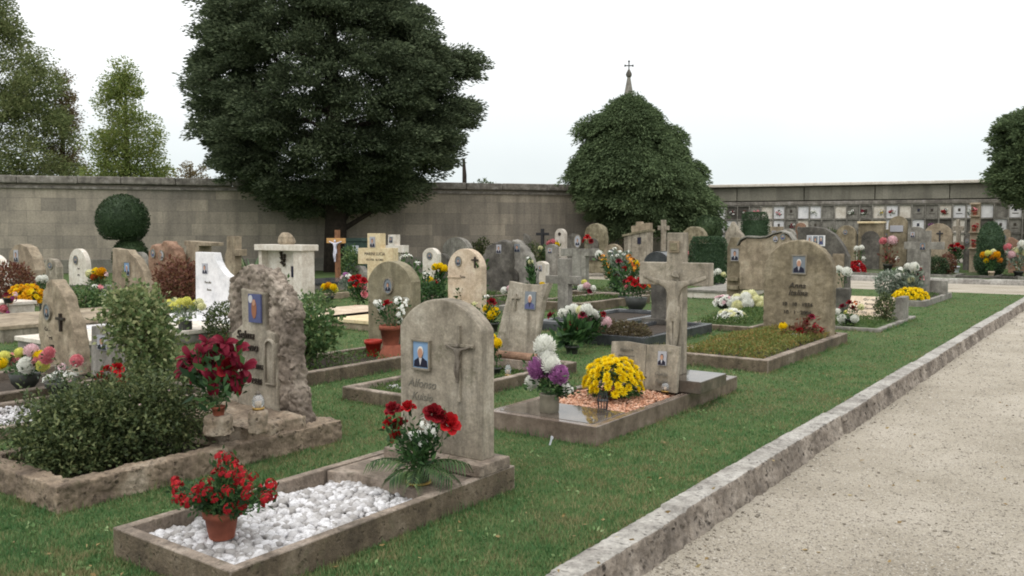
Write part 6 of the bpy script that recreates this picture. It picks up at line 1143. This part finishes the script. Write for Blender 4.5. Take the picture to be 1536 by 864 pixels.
ms('low rounded grey stone near the wooden cross', 524, 548, 398, 430, 'grey', .5, rough=True)
e = ms('pale grey stone between the split rocks and the plain grey cross', 802, 818, 392, 440, 'offwhite', .2); e.photo(807, 398, 813, 407, 'grey', frame=False)
ms('small dark grey arch right of the dull green plants by the wall', 850, 868, 350, 402, 'grey', .5)
e = ms('small tan stone right of the T shaped stone', 906, 930, 366, 418, 'tan2', .3); e.photo(914, 374, 921, 384, 'dim', oval=True)
ms('squat grey stone left of the dark iron cross', 772, 794, 350, 402, 'grey', .4)
e = ms('grey arched stone in front of the yew ball', 196, 218, 378, 424, 'grey', .5); e.photo(203, 386, 210, 396, 'dim', oval=True)
e = ms('pale stone between the slim white headstone and the leaning tan one', 66, 86, 388, 428, 'tan', .3); e.photo(72, 394, 79, 403, 'dim', oval=True)
e = ms('small pale grey stone between the olive arch and the pale pink headstone', 634, 656, 372, 425, 'offwhite', .3); e.photo(641, 379, 648, 389, 'dim', oval=True)
e = ms('low dark grey stone behind the yellow bunch beside the pale pink headstone', 652, 670, 380, 420, 'dark', .4)
e = ms('grey stone peeping out left of the T shaped stone near the wall', 818, 834, 366, 412, 'grey', .2); e.photo(822, 372, 828, 380, 'grey', frame=False)
e = ms('slender tan stone behind the orange orchids', 918, 936, 352, 402, 'tan', .5); e.photo(923, 360, 929, 369, 'dim', oval=True)
e = ms('broad olive stone in the shade of the cedar behind the iron cross', 790, 812, 342, 398, 'olive', .3)
e = ms('weathered grey stone right of the hollow arched rock', 908, 924, 342, 394, 'grey', .5)
bouquet('yellow chrysanthemums at the foot of the slender tan stone behind the orchids', 952, 414, [(945, 398, 4, 'mum', 'yellow'), (953, 395, 5, 'mum', 'yellow'), (960, 399, 4, 'mum', 'gold'), (950, 403, 4, 'mum', 'lemon')], ('pot', 'darkpot', 10, 8), v=22.6, nleaf=120)
bouquet('white and pink blooms right of the plain grey cross', 880, 448, [(872, 432, 5, 'mum', 'white'), (880, 429, 5, 'mum', 'palepink'), (889, 433, 5, 'mum', 'white'), (884, 437, 4, 'rose', 'crimson')], ('pot', 'darkpot', 12, 9), v=17.5, nleaf=150)
bouquet('red and yellow flowers before the small pale grey stone left of the pink headstone', 645, 440, [(637, 423, 5, 'rose', 'red'), (645, 420, 5, 'mum', 'yellow'), (653, 424, 5, 'rose', 'scarlet'), (648, 428, 4, 'mum', 'white')], ('pot', 'terra', 12, 9), v=15.0, nleaf=150)
bouquet('bright yellow flowers by the pale stone in front of the iron cross', 812, 446, [(806, 431, 4, 'mum', 'yellow'), (813, 428, 5, 'mum', 'yellow'), (819, 432, 4, 'mum', 'gold')], ('pot', 'darkpot', 10, 8), v=18.6, nleaf=110)
bouquet('white chrysanthemums beside the blue green box hedge', 1078, 425, [(1070, 411, 4, 'mum', 'white'), (1077, 408, 5, 'mum', 'white'), (1085, 412, 4, 'mum', 'cream')], ('pot', 'darkpot', 10, 8), v=23.5, nleaf=110)
bouquet('pink and red flowers by the low rounded boulder stone', 1030, 398, [(1024, 384, 4, 'rose', 'red'), (1031, 381, 4, 'mum', 'pink'), (1038, 385, 4, 'rose', 'crimson')], ('pot', 'darkpot', 9, 7), v=29.5, nleaf=110)
bouquet('pink and white flowers at the foot of the grey arch near the dark headstone', 1180, 404, [(1174, 384, 4, 'mum', 'pink'), (1181, 381, 4, 'mum', 'white'), (1187, 385, 4, 'rose', 'crimson'), (1178, 388, 4, 'floret', 'white')], ('pot', 'darkpot', 10, 8), v=34.2, nleaf=120)
bouquet('small white flowers before the squat grey stone by the wall', 782, 405, [(777, 388, 4, 'mum', 'white'), (785, 386, 4, 'mum', 'cream'), (790, 391, 4, 'floret', 'pink')], ('pot', 'darkpot', 10, 8), v=27.0, nleaf=120)
bouquet('red and white flowers below the T shaped stone', 862, 445, [(853, 426, 5, 'floret', 'white'), (861, 423, 5, 'mum', 'cream'), (869, 427, 4, 'rose', 'red'), (876, 424, 4, 'mum', 'lemon')], ('pot', 'darkpot', 12, 9), v=19.0, nleaf=160)
bouquet('pale flowers at the foot of the split rock headstones', 770, 452, [(757, 436, 5, 'mum', 'white'), (765, 433, 5, 'mum', 'palepink'), (774, 437, 4, 'rose', 'red'), (783, 434, 5, 'mum', 'white')], ('pot', 'darkpot', 14, 9), v=15.6, nleaf=160)
bush('bush', 'green leafy plant between the slim white headstone and the sail shaped stone', 'bush', HV(124, 470, 8.0)[0], 8.0, 0, [(0, 0, .3, .45, .35, .3)], 1500, .08, LEAF['rose'], noise_amp=.35)
bush('bush', 'grey green plant at the foot of the shrine', 'bush', HV(470, 470, 10.4)[0], 10.4, 0, [(0, 0, .25, .35, .3, .25)], 1100, .07, LEAF['rose'], noise_amp=.35)
# posies on the niche wall
for i in range(18):
    kx = random.randrange(0, 25); zz = random.choice([2.56, 2.56, 1.92]) - .12
    p = rw.matrix_basis @ Vector((n0 + kx * dx + random.uniform(-.1, .1), .0, zz)) if False else (Matrix.Translation((CORN[0], CORN[1], 0)) @ Matrix.Rotation(RWA, 4, 'Z')) @ Vector((n0 + kx * dx + random.uniform(-.1, .1), .12, zz))
    r = root('flower_posy', 'small posy of flowers fixed to a plaque of the niche wall', 'flower posy', p.x, p.y, p.z, RWA, group='posies on the niche wall', world=True)
    mb = MB(); mb.lathe([(.03, -.12), (.05, .04), (.001, .04)], n=8, cap=False); mb.obj('holder', M['bronze'], r)
    cl = random.choice(['white', 'pink', 'red', 'yellow', 'purple', 'cream', 'white', 'crimson'])
    for _ in range(5): put('bloom', bloom('floret', random.choice([cl, cl, 'white'])), r, (random.uniform(-.11, .11), random.uniform(-.12, -.02), random.uniform(.04, .2)), (.8, 0, 0), .075)
    P, d = ell_points(40, (.13, .06, .13), .3); put('leaves', leaf_mesh('leaves', P + np.array([0, -.04, .08]), .08, .04, LEAF['green'], d, .7), r)

# ================================================================== GRASS AND LOOSE GRAVEL
def in_foot(u, v, pad=0.0):
    bad = np.zeros(len(u), bool)
    for (a, b, c, d) in FOOT: bad |= (u > a - pad) & (u < b + pad) & (v > c - pad) & (v < d + pad)
    return bad
m, nt, nd, lk = newmat('grass_blades'); geo = N(nt, 'ShaderNodeNewGeometry'); v_ = coords(nt, rand=False)
pn = noise_n(nt, v_, .8, 4, .6); ps = noise_n(nt, v_, 5.0, 3, .6); ad = N(nt, 'ShaderNodeMath', operation='ADD'); lk.new(pn, ad.inputs[0]); lk.new(ps, ad.inputs[1])
ad2 = N(nt, 'ShaderNodeMath', operation='MULTIPLY_ADD'); ad2.inputs[1].default_value = .35; lk.new(geo.outputs['Random Per Island'], ad2.inputs[0]); lk.new(ad.outputs[0], ad2.inputs[2])
ad3 = N(nt, 'ShaderNodeMath', operation='MULTIPLY'); ad3.inputs[1].default_value = .74; lk.new(ad2.outputs[0], ad3.inputs[0])
col = ramp(nt, ad3.outputs[0], [(.58, lin((60, 96, 56))), (.78, lin((84, 120, 72))), (.9, lin((110, 128, 82))), (1.0, lin((136, 130, 94)))])
b = N(nt, 'ShaderNodeBsdfPrincipled'); b.inputs['Roughness'].default_value = .6; b.inputs['Specular IOR Level'].default_value = .2; lk.new(col, b.inputs['Base Color'])
t = N(nt, 'ShaderNodeBsdfTranslucent'); lk.new(col, t.inputs['Color']); ms = N(nt, 'ShaderNodeMixShader'); ms.inputs[0].default_value = .3; lk.new(b.outputs[0], ms.inputs[1]); lk.new(t.outputs[0], ms.inputs[2])
o = N(nt, 'ShaderNodeOutputMaterial'); lk.new(ms.outputs[0], o.inputs[0]); M['blades'] = m
n = 420000; y0, y1 = 3.0, 30.0; q = RNG.uniform(0, 1, n); Y = 1 / (1 / y0 - q * (1 / y0 - 1 / y1)); X = RNG.uniform(-.68, .68, n) * Y
u = X * cs - Y * sn; v = X * sn + Y * cs
ok = (u < -2.17) & (v < 25.7) & (v > .5) & ~in_foot(u, v, 0.0)
dens = np.array([noise.noise(Vector((a * 1.7, b_ * 1.7, 0))) for a, b_ in zip(u[ok], v[ok])]); k2 = np.where(ok)[0][RNG.uniform(-.75, .6, ok.sum()) < dens * .8 + .42]
u, v, Y = u[k2], v[k2], Y[k2]; n = len(u); P = np.stack([u, v, np.zeros(n)], 1)
hgt = RNG.uniform(.011, .028, n) * (1 + .4 * np.array([noise.noise(Vector((a * .9, b_ * .9, 3))) for a, b_ in zip(u, v)])); ww = .0032 * np.maximum(1, Y / 4.5)
az = RNG.uniform(0, 2 * PI, n); side = np.stack([np.cos(az), np.sin(az), np.zeros(n)], 1); ln_ = np.stack([-np.sin(az), np.cos(az), np.zeros(n)], 1) * (RNG.uniform(-1, 1, n) * hgt * .9)[:, None]
V = np.stack([P - side * ww[:, None], P + side * ww[:, None], P + ln_ + np.array([0, 0, 1.0]) * hgt[:, None]], 1).reshape(-1, 3)
o = put('grass', np_mesh('grass', V, np.arange(3 * n).reshape(n, 3), M['blades']), None, (0, 0, 0), (0, 0, -TH)); tag(o, 'short mown grass of the lawn between the graves', 'grass', None, 'stuff')
M['chip'] = pebmat('path_chip', (110, 103, 92), (152, 144, 131), (180, 173, 161))
n = 60000; q = RNG.uniform(0, 1, n); Y = 1 / (1 / 3.2 - q * (1 / 3.2 - 1 / 20.0)); X = RNG.uniform(-.05, .68, n) * Y; u = X * cs - Y * sn; v = X * sn + Y * cs; ok = u > -1.955; u, v, Y = u[ok], v[ok], Y[ok]; n = len(u)
s = RNG.uniform(.004, .010, n) * np.maximum(1, Y / 6); base = np.array([(1, 0, 0), (-.5, .8, 0), (-.5, -.8, 0), (0, 0, .8)]); B = base[None] + RNG.normal(size=(n, 4, 3)) * .25
a = RNG.uniform(0, 2 * PI, n); ca, sa = np.cos(a)[:, None], np.sin(a)[:, None]; x = B[..., 0] * ca - B[..., 1] * sa; y = B[..., 0] * sa + B[..., 1] * ca
V = np.stack([x * s[:, None] + u[:, None], y * s[:, None] + v[:, None], B[..., 2] * s[:, None] * .7 - .14], 2).reshape(-1, 3); k = np.arange(n)[:, None] * 4
Fc = np.concatenate([k + np.array([0, 1, 3]), k + np.array([1, 2, 3]), k + np.array([2, 0, 3])], 0)
o = put('gravel', np_mesh('gravel', V, Fc, M['chip']), None, (0, 0, 0), (0, 0, -TH)); tag(o, 'loose pale chips scattered over the gravel path', 'gravel', None, 'stuff')

tv, tf = [], []; tb = 0
for (a, b_, c, d) in FOOT:                                        # longer tufts left by the mower along the kerbs
    if c > 20: continue
    per = 2 * (b_ - a + d - c); k = int(per * 150); q = RNG.uniform(0, per, k); sd = RNG.uniform(.004, .045, k)
    for t_, o_ in zip(q, sd):
        if t_ < b_ - a: p = (a + t_, c - o_)
        elif t_ < b_ - a + d - c: p = (b_ + o_, c + t_ - (b_ - a))
        elif t_ < 2 * (b_ - a) + d - c: p = (a + t_ - (b_ - a) - (d - c), d + o_)
        else: p = (a - o_, c + t_ - 2 * (b_ - a) - (d - c))
        if p[0] > -2.2: continue
        h_ = random.uniform(.03, .075) * (1 - o_ * 8) * (.6 + .7 * abs(noise.noise(Vector((p[0] * 2.5, p[1] * 2.5, 1))) * 2)); an = random.uniform(0, 6.28); w_ = .003 * max(1, (p[0] ** 2 + p[1] ** 2) ** .5 / 6)
        tv += [(p[0] - w_ * math.cos(an), p[1] - w_ * math.sin(an), 0), (p[0] + w_ * math.cos(an), p[1] + w_ * math.sin(an), 0), (p[0] + random.uniform(-.02, .02), p[1] + random.uniform(-.02, .02), h_)]; tf.append((tb, tb + 1, tb + 2)); tb += 3
o = put('grass', np_mesh('grass', tv, tf, M['blades']), None, (0, 0, 0), (0, 0, -TH)); tag(o, 'longer grass tufts along the edges of the grave kerbs', 'grass', None, 'stuff')
n = 260; Y = 1 / (1 / 3.4 - RNG.uniform(0, 1, n) * (1 / 3.4 - 1 / 16)); X = RNG.uniform(-.6, .6, n) * Y; u = X * cs - Y * sn; v = X * sn + Y * cs; ok = ~in_foot(u, v, .02); P = np.stack([u, v, np.where(u < -2.17, .018, np.where(u < -1.94, .04, -.132))], 1)[ok]
V, Fc = leaves(P, .035, .022, np.tile([.6, .3, .05], (len(P), 1)), .8); V[:, 2] = np.clip(V[:, 2], P[:, 2].repeat(4) - .004, P[:, 2].repeat(4) + .012)
o = put('leaf_litter', np_mesh('leaf_litter', V, Fc, leafmat('fallen_leaf', (112, 92, 60), (140, 118, 76), (166, 152, 110), .1, 8)), None, (0, 0, 0), (0, 0, -TH)); tag(o, 'few small dry fallen leaves on lawn and path', 'leaf litter', None, 'stuff')

n = 260; Y = 1 / (1 / 3.3 - RNG.uniform(0, 1, n) * (1 / 3.3 - 1 / 14)); X = RNG.uniform(-.6, .5, n) * Y; u = X * cs - Y * sn; v = X * sn + Y * cs; ok = ~in_foot(u, v, .05) & (u < -2.25); C_ = np.stack([u, v, np.full(n, .008)], 1)[ok]
P = (C_[:, None, :] + RNG.normal(size=(len(C_), 9, 3)) * np.array([.028, .028, .003])).reshape(-1, 3); V, Fc = leaves(P, .026, .016, np.tile([0, 0, .35], (len(P), 1)), .8)
o = put('clover', np_mesh('clover', V, Fc, leafmat('clover_leaf', (92, 122, 74), (118, 146, 92), (150, 168, 120), .25, 8)), None, (0, 0, 0), (0, 0, -TH)); tag(o, 'pale green clover and weeds scattered through the lawn', 'clover', None, 'stuff')
n = 500; Y = 1 / (1 / 3.3 - RNG.uniform(0, 1, n) * (1 / 3.3 - 1 / 14)); X = RNG.uniform(-.05, .66, n) * Y; u = X * cs - Y * sn; v = X * sn + Y * cs; u = np.where(RNG.uniform(0, 1, n) < .35, -1.93 + np.abs(RNG.normal(size=n)) * .09, u); ok = u > -1.94; u, v = u[ok], v[ok]; vs, fs = [], []
bm = bmesh.new(); bmesh.ops.create_icosphere(bm, subdivisions=1, radius=1); bm.verts.ensure_lookup_table(); B = np.array([q.co[:] for q in bm.verts]); F0 = np.array([[x.index for x in f.verts] for f in bm.faces]); bm.free()
for i in range(len(u)): vs.append(B * (1 + RNG.normal(size=(len(B), 1)) * .18) * RNG.uniform(.006, .015) * np.array([1, .8, .6]) + np.array([u[i], v[i], -.136])); fs.append(F0 + i * len(B))
o = put('gravel', np_mesh('gravel', np.vstack(vs), np.vstack(fs), M['chip']), None, (0, 0, 0), (0, 0, -TH)); tag(o, 'larger loose stones on the path and along the kerb foot', 'gravel', None, 'stuff')
